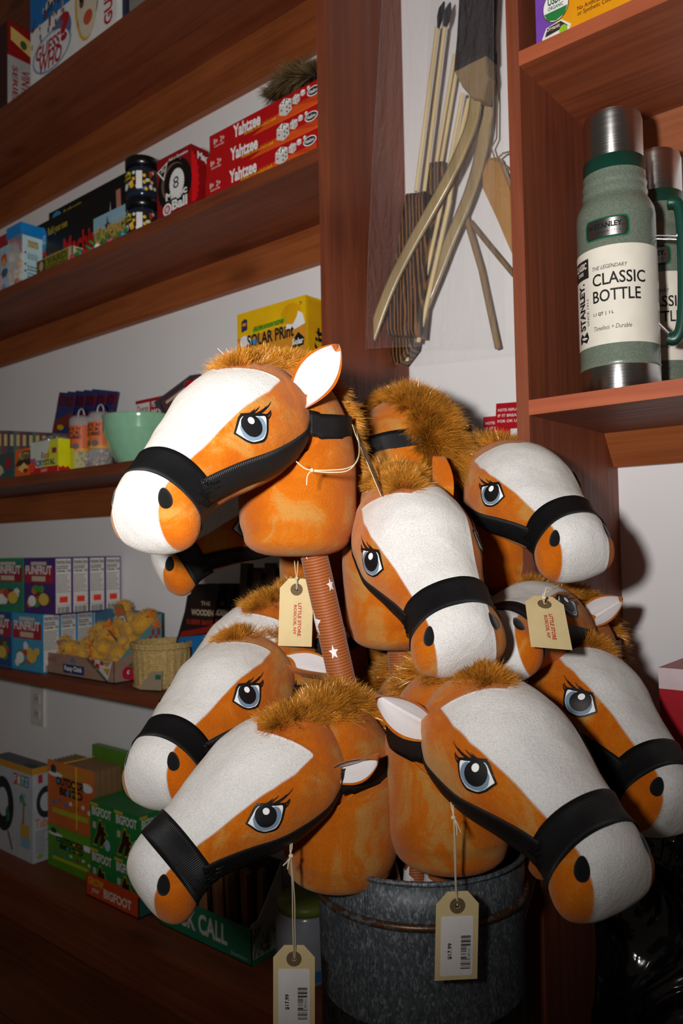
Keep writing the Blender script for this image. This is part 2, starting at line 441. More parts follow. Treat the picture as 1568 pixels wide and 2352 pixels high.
MP = crom([(.024, .062), (.010, .069), (-.012, .077), (-.045, .090), (-.085, .094), (-.125, .082), (-.160, .055), (-.186, .015), (-.196, -.030)], 10)*SC
def mane_rows(t, s, rnd):
    k = t*(len(MP)-1); i = min(int(k), len(MP)-2); f = k-i; q = MP[i]*(1-f)+MP[i+1]*f
    tg = MP[min(i+1, len(MP)-1)]-MP[max(i-1, 0)]; tg = Vector((tg[0], 0, tg[1])).normalized(); nr = Vector((0, 1, 0)).cross(tg)
    if nr.z < 0 and nr.x > 0: nr = -nr
    nr = Vector((-tg.z, 0, tg.x)); nr = nr if nr.dot(Vector((.1, 0, 1)) if t < .7 else Vector((-1, 0, .2))) > 0 else -nr
    wd_ = .007+.017*min(1, max(0, (t-.12)/.35)); y = s*wd_*SC
    p = Vector((q[0], y, q[1]))-nr*(.006+abs(s)*.006)
    if t < .2: d = (nr*.95+Vector((0, s*.55, 0))-tg*.6*(1-t/.2)).normalized(); ln = .030
    else: d = (nr*.8+Vector((0, s*.95, 0))+tg*.25).normalized(); ln = .036 if t > .5 else .029
    return p, d, ln*SC*1.05

def strip_from_rays(rays_, wd, nv, off, mat, bv, closed=False, smooth=3, edge=True):
    "rays_: list of (origin, target, width direction); a ribbon laid on what the rays hit"
    rows = []
    for o, q, wv in rays_:
        row = []
        for j in range(nv+1):
            dv = wv*(j/nv-.5)*wd; d = (q-o).normalized()
            h = bv.ray_cast(o+dv, d)
            row.append((h[0]-d*off) if h[0] is not None else None)
        rows.append(row)
    for row in rows:
        for j in range(nv+1):
            if row[j] is None:
                nb = [row[k] for k in range(nv+1) if row[k] is not None]
                row[j] = nb[0].copy() if nb else None
    for i, row in enumerate(rows):
        if row[0] is None: rows[i] = [p.copy() for p in rows[i-1]]
    n = len(rows)
    for _ in range(smooth):
        new = [[p.copy() for p in r_] for r_ in rows]
        for i in range(n):
            if not closed and i in (0, n-1): continue
            for j in range(nv+1): new[i][j] = rows[i][j]*.5+(rows[(i-1) % n][j]+rows[(i+1) % n][j])*.25
        rows = new
    # keep the full width
    u = [0.0]
    for i in range(1, n): u.append(u[-1]+(rows[i][nv//2]-rows[i-1][nv//2]).length)
    m = MB(); vs = [p for r_ in rows for p in r_]; at_ = [u[i] for i in range(n) for _ in range(nv+1)]
    N = n if closed else n-1
    fs = [(i*(nv+1)+j, i*(nv+1)+j+1, ((i+1) % n)*(nv+1)+j+1, ((i+1) % n)*(nv+1)+j) for i in range(N) for j in range(nv)]
    m.add(vs, fs, mat, True); return m, dict(u=at_)
def solid(o, th):
    s = o.modifiers.new('thick', 'SOLIDIFY'); s.thickness = th; s.offset = 0; return o

# ---- the canonical stick horse, built once
def noseband():
    rr_ = []
    for i in range(120):
        ph = PI+2*PI*i/120; d = ab(0, math.cos(ph), math.sin(ph)); c = ab(.143+.004*math.cos(ph), 0)
        rr_.append((c+d*.2, c, ab(1, 0)/SC))
    return strip_from_rays(rr_, .033*SC, 6, .0014, RIBBON, BH, True)
def cheek(side):
    key = [(.138, -.006), (.09, -.014), (.05, -.024), (.01, -.032), (-.03, -.036), (-.058, -.031)]
    C = crom(key, 8); rr_ = []
    for i, (a, b) in enumerate(C):
        t = C[min(i+1, len(C)-1)]-C[max(i-1, 0)]; wv = ab(-t[1], t[0]).normalized()
        y = .3*side; tgt = ab(a, b-.0, 0); rr_.append((tgt+Vector((0, y, 0)), tgt, wv))
    return strip_from_rays(rr_, .031*SC, 5, .0016, RIBBON, BH, smooth=2)
def neckband():
    "taut strap: the outline of head and neck at strap height, drawn as a convex loop behind the cheeks"
    def zc(x): return (.006-.10*(x/SC+.06))*SC if x < -.05 else .008*SC
    ctr = Vector((-.085*SC, 0, 0)); pts = []
    for i in range(180):
        an = 2*PI*i/180; d = Vector((math.cos(an), math.sin(an), 0)); o = ctr+d*.3; o.z = zc((ctr+d*.06).x)
        h = BN.ray_cast(o, -d)
        if h[0] is not None and h[0].x < -.040*SC: pts.append((h[0].x+d.x*.0016, h[0].y+d.y*.0016))
    P = sorted(set(pts))
    def half(Q):
        H = []
        for p in Q:
            while len(H) > 1 and (H[-1][0]-H[-2][0])*(p[1]-H[-2][1])-(H[-1][1]-H[-2][1])*(p[0]-H[-2][0]) <= 0: H.pop()
            H.append(p)
        return H
    hull = half(P)[:-1]+half(P[::-1])[:-1]
    # drop the closing edge in front: start at the left cheek, go round the back
    k = max(range(len(hull)), key=lambda q: hull[q][1]+hull[q][0]*.8); hull = hull[k:]+hull[:k]
    if hull[1][1] < -.03 and hull[1][0] > -.05: hull = [hull[0]]+hull[:0:-1]
    kk = max(range(len(hull)), key=lambda q: -hull[q][1]+hull[q][0]*.8); hull = hull[:kk+1]
    L = [0.0]
    for a, b in zip(hull, hull[1:]): L.append(L[-1]+math.hypot(b[0]-a[0], b[1]-a[1]))
    n = 80; rows = []; nv = 5; us = []
    for i in range(n+1):
        t = L[-1]*i/n; x = float(np.interp(t, L, [h[0] for h in hull])); y = float(np.interp(t, L, [h[1] for h in hull]))
        for j in range(nv+1): dz = (j/nv-.5)*.030*SC; rows.append(Vector((x, y, zc(x)+dz))); us.append(t)
    m = MB(); m.add(rows, [(i*(nv+1)+j, i*(nv+1)+j+1, (i+1)*(nv+1)+j+1, (i+1)*(nv+1)+j) for i in range(n) for j in range(nv)], RIBBON, True)
    return m, dict(u=us)

def project_shape(pts, cen, side, bv, off, mat, m, step=.0016):
    "closed 2-D outline (x forward, z up, metres) laid on the side of the head"
    P2 = [Vector(p) for p in pts]; n = len(P2); xs = [p.x for p in P2]; ys = [p.y for p in P2]
    extra = []; x = min(xs)
    while x < max(xs):
        y = min(ys)
        while y < max(ys):
            extra.append(Vector((x, y))); y += step
        x += step
    vs2, _, fs2, *_ = delaunay_2d_cdt(P2+extra, [(i, (i+1) % n) for i in range(n)], [], 0, 1e-7)
    def inside(c):
        k = False
        for i in range(n):
            a, b = P2[i], P2[i-1]
            if (a.y > c.y) != (b.y > c.y) and c.x < (b.x-a.x)*(c.y-a.y)/(b.y-a.y)+a.x: k = not k
        return k
    fs2 = [f for f in fs2 if inside((vs2[f[0]]+vs2[f[1]]+vs2[f[2]])/3)]
    out = []
    for v in vs2:
        o = Vector((cen.x+v.x, side*.3, cen.z+v.y)); h = bv.ray_cast(o, Vector((0, -side, 0)))
        p = h[0] if h[0] is not None else Vector((o.x, cen.y*side, o.z)); nn = h[1] if h[0] is not None else Vector((0, side, 0))
        if nn.y*side < 0: nn = -nn
        out.append(p+nn*off)
    m.add(out, fs2 if side > 0 else [tuple(reversed(f)) for f in fs2], mat, True)

def bez(p, k=8):
    C = crom([list(q) for q in p]+[list(p[0])], k); return [tuple(c) for c in C[:-1]]
def eye_mesh(side):
    m = MB(); e = .00054*SC*.86; X = 1/.84
    S2 = lambda pts: [(-x*e*X, -y*e) for x, y in pts]     # pixel-like sketch (nose to the left, y down)
    cen = ab(.053, .023); cen.y = .062*SC
    out = [(-37, 23), (-31, -2), (-23, -25), (-2, -33), (15, -37), (31, -39), (33, -14), (32, 4), (26, 24), (14, 32), (0, 37), (-14, 35)]
    inn = [(-33, 20), (-27, -2), (-20, -21), (-2, -27), (14, -31), (26, -33), (28, -12), (27, 3), (22, 19), (12, 27), (0, 32), (-13, 30)]
    sm = lambda p, k=4: bez(p, k)
    a = (m,)
    project_shape(S2([out[0]]+[tuple(c) for c in crom([list(q) for q in out[1:]], 3)]), cen, side, BH, .0010, EYE['k'], m)
    project_shape(S2([inn[0]]+[tuple(c) for c in crom([list(q) for q in inn[1:]], 3)]), cen, side, BH, .0014, EYE['w'], m)
    iris = [(-26, 8), (-20, 24), (-6, 31), (8, 27), (20, 17), (26, 0), (26, -16), (18, -28), (8, -28), (14, -18), (14, -2), (8, 10), (-4, 18), (-16, 12), (-23, -2)]
    project_shape(S2(sm(iris)), cen, side, BH, .0017, EYE['b'], m)
    pup = [(-3+21*math.cos(q*PI/12)*(1.0), -4+26*math.sin(q*PI/12)) for q in range(24)]
    project_shape(S2(pup), cen, side, BH, .0020, EYE['k'], m)
    hl = [(-5+6.5*math.cos(q*PI/8), -15+8*math.sin(q*PI/8)) for q in range(16)]
    project_shape(S2(hl), cen, side, BH, .0024, EYE['h'], m, .001)
    # lashes: tapered curved strokes
    for p0, p1, p2, w_ in [((-22, -24), (2, -36), (30, -40), 3.4), ((6, -34), (20, -46), (30, -60), 2.2), ((-2, -33), (8, -44), (14, -54), 1.9), ((10, -36), (28, -50), (42, -74), 2.4),
                           ((-8, -30), (-1, -38), (4, -46), 1.7), ((28, -37), (36, -46), (37, -52), 2.4), ((30, -30), (37, -38), (38, -49), 2.0)]:
        L = []; Rr = []; n = 8
        for i in range(n+1):
            t = i/n; x = (1-t)**2*p0[0]+2*t*(1-t)*p1[0]+t*t*p2[0]; y_ = (1-t)**2*p0[1]+2*t*(1-t)*p1[1]+t*t*p2[1]
            dx = 2*(1-t)*(p1[0]-p0[0])+2*t*(p2[0]-p1[0]); dy = 2*(1-t)*(p1[1]-p0[1])+2*t*(p2[1]-p1[1]); l = math.hypot(dx, dy)
            ww = w_*(1-t)*.9+.25; L.append((x-dy/l*ww, y_+dx/l*ww)); Rr.append((x+dy/l*ww, y_-dx/l*ww))
        project_shape(S2(L+Rr[::-1]), cen, side, BH, .0018, EYE['k'], m, .003)
    return m
def nostril(side):
    m = MB(); c = ab(.150, -.01, 0); o = ab(NOS[0], NOS[1]+.004, NOS[2]*side); d = (o-c).normalized()
    h = BH.ray_cast(o+d*.1, -d)
    p, n_ = h[0], d
    t1 = ab(.30, -1, 0).normalized(); t1 = (t1-n_*t1.dot(n_)).normalized(); t2 = n_.cross(t1)
    vs = []; rings = 5; k = 24
    for i in range(rings+1):
        for j in range(k):
            q = i/rings; an = 2*PI*j/k; oo = p+t1*.0100*q*math.cos(an)+t2*.0064*q*math.sin(an)*(1+.2*math.cos(an))
            hh = BH.ray_cast(oo+n_*.03, -n_); hp = hh[0] if hh[0] is not None else oo
            vs.append(hp+n_*(.0022*(1-q**4)-.0002))
    m.add(vs, [(i*k+j, i*k+(j+1) % k, (i+1)*k+(j+1) % k, (i+1)*k+j) for i in range(rings) for j in range(k)], BLACKPLUSH, True)
    return m
def ear_meshes():
    "u up the ear, v across it, hollow side towards +X"
    L = .088*SC; nu, nv = 26, 18
    def pt(u, v, s):
        wdt = .027*SC*(math.sin(PI*min(1, (u*.80+.2)))**.75)*(1-.35*(1-u)**3)
        cup = .022*SC*(abs(v)**1.6)*(1-.25*u)+.006*SC*math.sin(PI*u)-(.009*SC*math.exp(-((v-.05)/.13)**2)*(1-u**2)*min(1, u*5))
        th = .0028*(1-v*v)**.5*(1-u**6)**.5+.0006
        return Vector((cup+th*s, wdt*v, L*u-.004))
    m = MB()
    for s in (-1, 1):
        vs = [pt(i/nu, 2*j/nv-1, s) for i in range(nu+1) for j in range(nv+1)]
        fs = [(i*(nv+1)+j, i*(nv+1)+j+1, (i+1)*(nv+1)+j+1, (i+1)*(nv+1)+j) for i in range(nu) for j in range(nv)]
        m.add(vs, fs if s > 0 else [f[::-1] for f in fs], PLUSH_O, True)
    # join the rims
    for j in (0, nv):
        a = [pt(i/nu, 2*j/nv-1, -1) for i in range(nu+1)]; b = [pt(i/nu, 2*j/nv-1, 1) for i in range(nu+1)]
        m.add(a+b, [(i, i+1, nu+2+i, nu+1+i) for i in range(nu)], PLUSH_O, True)
    ln = MB(); vs = []
    for i in range(nu+1):
        for j in range(nv+1):
            u = i/nu*.93+.0; v = (2*j/nv-1)*.86; p = pt(u, v, 1); vs.append(p+Vector((.0009, 0, 0)))
    ln.add(vs, [(i*(nv+1)+j, i*(nv+1)+j+1, (i+1)*(nv+1)+j+1, (i+1)*(nv+1)+j) for i in range(nu) for j in range(nv)], EARWHITE, True)
    return m, ln

def stick_mat(hexc):
    t = NT('foam_sleeve_'+hexc.lstrip('#')); tc = t.n('ShaderNodeTexCoord'); sp = t.n('ShaderNodeSeparateXYZ'); t.l(tc.outputs['Object'], sp.inputs[0])
    ph = t.math('MULTIPLY_ADD', t.math('SINE', t.math('MULTIPLY', sp.outputs[2], 2*PI/.0021)), .5, .5)
    c = lin(hexc); f = t.noise(t.coords(), 900, 2)
    if hexc == '#efe9ea': t.l(t.ramp(f, (.2, tuple(x*.93 for x in c[:3])+(1,)), (.8, c)), t.b.inputs['Base Color'])
    else: t.l(t.ramp(ph, (.1, tuple(x*.5 for x in c[:3])+(1,)), (.7, c)), t.b.inputs['Base Color'])
    t.set(Roughness=.55, Specular_IOR_Level=.35, Sheen_Weight=.2); t.bump(ph, .5, .0006); return t.m
STK = stick_mat('#a85a28'); STKW = stick_mat('#efe9ea')
def stick_mesh(length=.62, r=.0155, seed=3):
    m = MB(); m.lathe([(r*.2, 0), (r, 0), (r, -length), (r*.2, -length)], STK, 40); rnd = random.Random(seed)
    def star(th, z, s, rot):
        pts = []
        for i in range(10):
            q = s*(1 if i % 2 == 0 else .42); an = rot+i*PI/5; pts.append((q*math.cos(an), q*math.sin(an)))
        vs2 = [Vector((0, 0))]+[Vector(p) for p in pts]
        mid = [Vector(pts[i])*.55 for i in range(10)]
        P = [(0, 0)]+[tuple(v) for v in mid]+pts
        V = [(math.cos(th+x/r)*(r+.0005), math.sin(th+x/r)*(r+.0005), z+y_) for x, y_ in P]
        F = [(0, 1+i, 1+(i+1) % 10) for i in range(10)]+[(1+i, 11+i, 11+(i+1) % 10, 1+(i+1) % 10) for i in range(10)]
        m.add(V, F, STKW, True)
    z = -.012; k = 0
    while z > -length+.02:
        for dth, dz, s in ((0, 0, .0115), (1.15, -.030, .0052), (2.2, -.012, .0105), (-1.2, -.022, .0050), (3.3, -.034, .0055), (.55, .026, .0046), (-2.1, .012, .0052)):
            star(dth+k*.5, z+dz, s, rnd.random()*6)
        z -= .072; k += 1
    return m

# one set of meshes shared by every horse
def part(mbv, name, attrs=None):
    o = mbv.build(name, attrs=attrs); return o
horse0 = empty('stick_horse')
P_ = {}
def keep(key, o, parent): P_[key] = o; o.parent = parent; return o
keep('head', part(hm, 'head', dict(seam=seam)), horse0)
keep('neck', part(nm, 'neck'), horse0)
mm_, at_ = fur(lambda t, s, r: mane_rows(t*.42, s, r), 21000, MANE, .00030, 5, 3, 150); keep('forelock', part(mm_, 'forelock', at_), horse0)
mm_, at_ = fur(lambda t, s, r: mane_rows(.38+t*.62, s, r), 32000, MANE, .00031, 6, 3, 320); keep('mane', part(mm_, 'mane', at_), horse0)
for sd in (1, -1):
    keep('eye%d' % sd, part(eye_mesh(sd), 'eye'), horse0)
    keep('nostril%d' % sd, part(nostril(sd), 'nostril'), horse0)
mm_, at_ = noseband(); nb_ = keep('noseband', part(mm_, 'noseband', at_), horse0); solid(nb_, .0009)
for sd in (1, -1):
    mm_, at_ = cheek(sd); o = keep('cheek%d' % sd, part(mm_, 'cheek_strap', at_), horse0); solid(o, .0009)
mm_, at_ = neckband(); o = keep('neckband', part(mm_, 'neck_strap', at_), horse0); solid(o, .0009)
# the stitched cross where the cheek strap is sewn to the noseband
for sd in (1, -1):
    m = MB(); c = ab(.136, -.008); rnd = random.Random(7+sd)
    pts = []
    for i in range(26):
        a = Vector((c.x+rnd.uniform(-.011, .011)*SC, .3*sd, c.z+rnd.uniform(-.013, .013)*SC)); b = a+Vector((rnd.choice((-1, 1))*.006, 0, .004))
        q = []
        for p in (a, (a+b)/2, b):
            h = BH.ray_cast(p, Vector((0, -sd, 0))); q.append(h[0]+Vector((0, sd*.0034, 0)))
        q[0].y -= sd*.001; q[2].y -= sd*.001
        m.tube(q, .00035, THREAD_B, 5)
    keep('stitch%d' % sd, m.build('stitching'), nb_)
em, el_ = ear_meshes()
for sd in (1, -1):
    e = keep('ear%d' % sd, part(em, 'ear') if sd == 1 else bpy.data.objects.new('ear', P_['ear1'].data), horse0)
    if sd == -1: COL.objects.link(e)
    e2 = part(el_, 'ear_lining') if sd == 1 else bpy.data.objects.new('ear_lining', P_['l1'].data)
    if sd == -1: COL.objects.link(e2)
    keep('l%d' % sd, e2, e)
keep('stick', part(stick_mesh(), 'stick'), horse0)

def ear_pose(o, side, up, face, sz=1.0, base=(-.054, .050, -.004)):
    up = Vector((up[0], up[1]*side, up[2])).normalized(); f = Vector((face[0], face[1]*side, face[2]))
    f = (f-up*f.dot(up)).normalized(); y = up.cross(f)
    mt = Matrix((( f.x, y.x, up.x, 0), (f.y, y.y, up.y, 0), (f.z, y.z, up.z, 0), (0, 0, 0, 1)))
    mt.translation = ab(base[0], base[2], base[1]*side); o.matrix_basis = mt@Matrix.Scale(sz, 4)

BUCKET = Vector((-.534, .76, -.382+H0)); BR = .12
def child(root, name, idx=0):
    c = [o for o in root.children if o.name.split('.')[0] == name]; return c[idx] if c else None
HG = 'plush stick horses in the metal bucket'
def place_horse(root, label, loc, rpy, ears, spin=0, k=1.0, nk_=.9):
    root.location = Vector(loc)*SC*k+Vector((0, 0, H0)); root.rotation_euler = tuple(R(v) for v in rpy); root.scale = (k, k, k)
    tag(root, label, 'plush toy', HG)
    Mw = Matrix.LocRotScale(root.location, root.rotation_euler.copy(), Vector((k, k, k)))
    piv = Vector((-.060, 0, .008))*SC
    Rh = root.rotation_euler.to_matrix(); Rn = Rh.inverted()@Matrix.Rotation(root.rotation_euler.z, 3, 'Z')
    qn = Matrix.Identity(3).to_quaternion().slerp(Rn.to_quaternion(), nk_).to_matrix().to_4x4()
    Mn = Matrix.Translation(piv)@qn@Matrix.Translation(-piv)
    for nm_ in ('neck', 'mane', 'neck_strap'): child(root, nm_).matrix_basis = Mn
    nbp = Mw@(Mn@(Vector((-.112, 0, -.06))*SC))
    ov = Vector((nbp.x-BUCKET.x, nbp.y-BUCKET.y, 0)).normalized()*-.07
    ft = Vector((BUCKET.x+ov.x, BUCKET.y+ov.y, .03)); d = nbp-ft
    st = child(root, 'stick'); ln = d.length/.62
    q = d.normalized().to_track_quat('Z', 'Y')
    W = Matrix.LocRotScale(nbp, q, Vector((1, 1, ln)))@Matrix.Rotation(spin, 4, 'Z')
    st.matrix_basis = Mw.inverted()@W
    es = [o for o in root.children if o.name.split('.')[0] == 'ear']
    sides = [1, -1]
    for e, sd, q_ in zip(es, sides, ears): ear_pose(e, sd, *q_)
    return root
UPE = ((-.30, .36, .88), (.75, .62, .1), 1.0); MIDE = ((-.12, .62, .66), (.8, .45, -.35), .8)
BACKE = ((-.9, .4, .35), (.1, .8, -.4), .75); UPB = ((-.1, .2, .95), (.1, 1, 0), .85)
HORSES = [
 ('plush horse highest at the left, muzzle lit white, with a tall upright ear', (-.690, .638, .143), (-3.5, -6.4, -83.5), (UPE, BACKE), 1.0),
 ('plush horse at the lower left, chin over the duck call box, mane spread out', (-.697, .694, -.275), (-16.1, -11.3, -96.3), (((-.25, .66, .58), (.50, .70, -.35), .74), BACKE), .94),
 ('plush horse between the woven basket and the lower left horse', (-.824, .745, -.195), (5.0, -19.2, -82.5), (((-.50, .62, -.05), (.35, .55, .55), .9), BACKE), 1.0),
 ('plush horse low at the front centre, its price tag hanging over the bucket rim', (-.437, .769, -.216), (7.4, -15.1, -27), (BACKE, ((-.10, .66, .62), (.8, .45, -.35), .85)), 1.0),
 ('plush horse cut off by the right edge of the picture', (-.446, 1.012, -.206), (-14.7, -10.1, -16.0), (UPB, ((-.1, .9, .35), (.7, .3, -.5), .8)), 1.0),
 ('plush horse in the very middle facing the camera, both nostrils in view', (-.583, .829, .007), (10.9, -2.3, -42.4), (UPB, ((-.75, .7, -.5), (.1, .1, .9), .6)), 1.0),
 ('plush horse at the upper right whose muzzle throws a shadow on the wall', (-.561, 1.066, .079), (7.0, -13.5, -37.5), (BACKE, BACKE), .97),
 ('plush horse tucked right under the top left one, only muzzle and neck showing', (-.891, .879, .063), (-25.2, -10.5, -105.9), (BACKE, BACKE), 1.0),
 ('plush horse at the back turned away, its long mane towards the camera', (-.800, 1.037, .148), (-4.2, -10, 160), (BACKE, ((-.1, .8, .5), (.6, .3, .1), .8)), 1.0),
 ('plush horse half hidden behind the tag at the right, ear raised against the post', (-.52, 1.04, -.128), (21.9, -41.8, -95.1), (((-.1, .85, .45), (.7, .3, -.4), .8), BACKE), 1.0),
 ('plush horse mostly hidden behind the tag under the top left horse', (-.862, .835, -.150), (-14, -4, -98), (BACKE, BACKE), 1.0),
 ('plush horse hidden deepest in the bunch, only neck and strap showing', (-.581, .96, -.265), (19.9, 5, -10), (BACKE, BACKE), 1.0),
]
for i, (lb, loc, rpy, ears, ks) in enumerate(HORSES):
    h = horse0 if i == 0 else copy_tree(horse0)
    place_horse(h, lb, loc, rpy, ears, k=ks, spin=[2.2, 1, 2, .6, 1.4, 3, 4, 5, 1, 2, 3, 4][i])

# the hidden-side fur of the upper right horse lies flatter
for o_ in [o for o in bpy.data.objects if o.name.startswith('stick_horse') and 'throws a shadow' in o.get('label', '')]:
    f_ = child(o_, 'forelock'); f_.matrix_basis = Matrix.Translation((-.018, 0, .020))@Matrix.Diagonal((.8, .8, .62, 1))

# ---------------------------------------------------------------- the galvanised bucket
def galv():
    t = NT('galvanised_steel'); co = t.coords((1, 1, .45))
    vn = t.n('ShaderNodeTexVoronoi'); t.l(co, vn.inputs['Vector']); vn.inputs['Scale'].default_value = 620
    n2 = t.noise(co, 150, 4, .75); n1 = t.noise(t.coords(), 9, 3)
    sp = t.n('ShaderNodeSeparateColor'); t.l(vn.outputs['Color'], sp.inputs[0])
    f = t.math('ADD', t.math('MULTIPLY', sp.outputs[0], .28), t.math('ADD', t.math('MULTIPLY', n2, .52), t.math('MULTIPLY', n1, .2)))
    t.l(t.ramp(f, (.32, lin('#43484d')), (.55, lin('#5c6267')), (.76, lin('#9aa0a3'))), t.b.inputs['Base Color'])
    t.l(t.ramp(n2, (.3, .45), (.7, .6)), t.b.inputs['Roughness']); t.set(Metallic=.35); t.bump(n2, .2, .0005); return t.m
GALV = galv()
def rusty():
    t = NT('rusty_bead'); n = t.noise(t.coords(), 70, 4, .7)
    t.l(t.ramp(n, (.42, lin('#6b4a30')), (.5, lin('#55402e')), (.6, lin('#7a7d80'))), t.b.inputs['Base Color']); t.set(Roughness=.38, Metallic=.6); return t.m
RUST = rusty()
bk = empty('metal_bucket', (BUCKET.x, BUCKET.y, 0)); tag(bk, 'tall galvanised metal bucket with a rusty bead, holding the stick horses', 'bucket')
zb = BUCKET.z; m = MB()
rb = BR*.86
m.lathe([(rb-.004, .008), (rb, .002), (rb+.0005, .012), (BR-.004, zb-.02), (BR-.004, zb-.006), (BR-.003, zb+.006), (BR-.003, zb+.042), (BR-.006, zb+.042), (BR-.006, .012), (0, .012)], GALV, 96)
m.lathe([(0, .004), (rb-.004, .004), (rb-.004, .008)], GALV, 96)
m.build('body', bk)
m = MB(); m.tube([((BR-.001)*math.cos(2*PI*i/72), (BR-.001)*math.sin(2*PI*i/72), zb+.0435) for i in range(73)], .0028, GALV, 10, False); m.build('rolled_rim', bk)
m = MB(); m.tube([((BR-.0025)*math.cos(2*PI*i/72), (BR-.0025)*math.sin(2*PI*i/72), zb) for i in range(73)], .0042, RUST, 10, False); m.build('bead', bk)
an = math.atan2(-BUCKET.y, -BUCKET.x)-R(28)
m = MB(); m.tube([((rb+(BR-.003-rb)*t)*math.cos(an), (rb+(BR-.003-rb)*t)*math.sin(an), .01+t*(zb+.03)) for t in [i/8 for i in range(9)]], .0022, GALV, 8); m.build('seam', bk)
# ---------------------------------------------------------------- shelf goods
Z1, Z2, Z3, Z4, Z5 = ZL
K = lambda h, **k: paint(h, k.get('r', .42), k.get('s', .4), k.get('m', 0), k.get('c', 0))
WHT, BLK, RED = K('#e9e7e4'), K('#121112'), K('#c01414')
INK = K('#1a1a1c')

def carton(name, label, cat, x, y, z, w_, d, h, body, rot=0, decor=None, sides=None, group=None, bevel=.0012):
    "box of printed card; x, y: middle of its front bottom edge; decor draws on front, right and top faces"
    m = MB(); m.box(-w_/2, w_/2, 0, d, 0, h, body, sides)
    F = rect_map((-w_/2, 0, 0), (w_, 0, 0), (0, 0, h)); Rt = rect_map((w_/2, 0, 0), (0, d, 0), (0, 0, h)); T = rect_map((-w_/2, 0, h), (w_, 0, 0), (0, d, 0))
    if decor: decor(m, F, Rt, T)
    o = m.build(name, loc=(x, y, z+.0004), rot=(0, 0, R(rot)))
    return tag(o, label, cat, group)
def lines(m, mp, u0, v0, u1, v1, n, mat, seed=0, fill=.55):
    "rows of small print"
    rnd = random.Random(seed); dv = (v1-v0)/n
    for i in range(n):
        u = u0; e = u1-(u1-u0)*rnd.random()*.35
        while u < e:
            l = (u1-u0)*rnd.uniform(.05, .16); m.d_rect(mp, u, v0+dv*i, min(u+l, e), v0+dv*i+dv*fill, mat, .0006); u += l+(u1-u0)*.03
def barcode(m, mp, u0, v0, u1, v1, seed=1, n=26, vert=False, mat=None):
    rnd = random.Random(seed); q = 0; cells = [rnd.choice((1, 1, 2, 3)) for _ in range(n*2)]; tot = sum(cells)
    for i, c in enumerate(cells):
        a, b = q/tot, (q+c)/tot; q += c
        if i % 2 == 0:
            if vert: m.d_rect(mp, u0, v0+(v1-v0)*a, u1, v0+(v1-v0)*b, mat or INK, .0009)
            else: m.d_rect(mp, u0+(u1-u0)*a, v0, u0+(u1-u0)*b, v1, mat or INK, .0009)
def blob(m, mp, cu, cv, ru, rv, mat, off=.0006, seed=0, k=14, j=.25):
    rnd = random.Random(seed)
    m.d_poly(mp, [(cu+ru*(1+rnd.uniform(-j, j))*math.cos(2*PI*i/k), cv+rv*(1+rnd.uniform(-j, j))*math.sin(2*PI*i/k)) for i in range(k)], mat, off)
def person_mark(m, mp, cu, cv, s, skin, shirt, hair, asp=1):
    m.d_oval(mp, cu, cv-s*.9, s*.6*asp, s*.7, shirt, .0010); m.d_oval(mp, cu, cv+s*.08, s*.34*asp, s*.38, skin, .0013); m.d_oval(mp, cu, cv+s*.32, s*.36*asp, s*.24, hair, .0016)

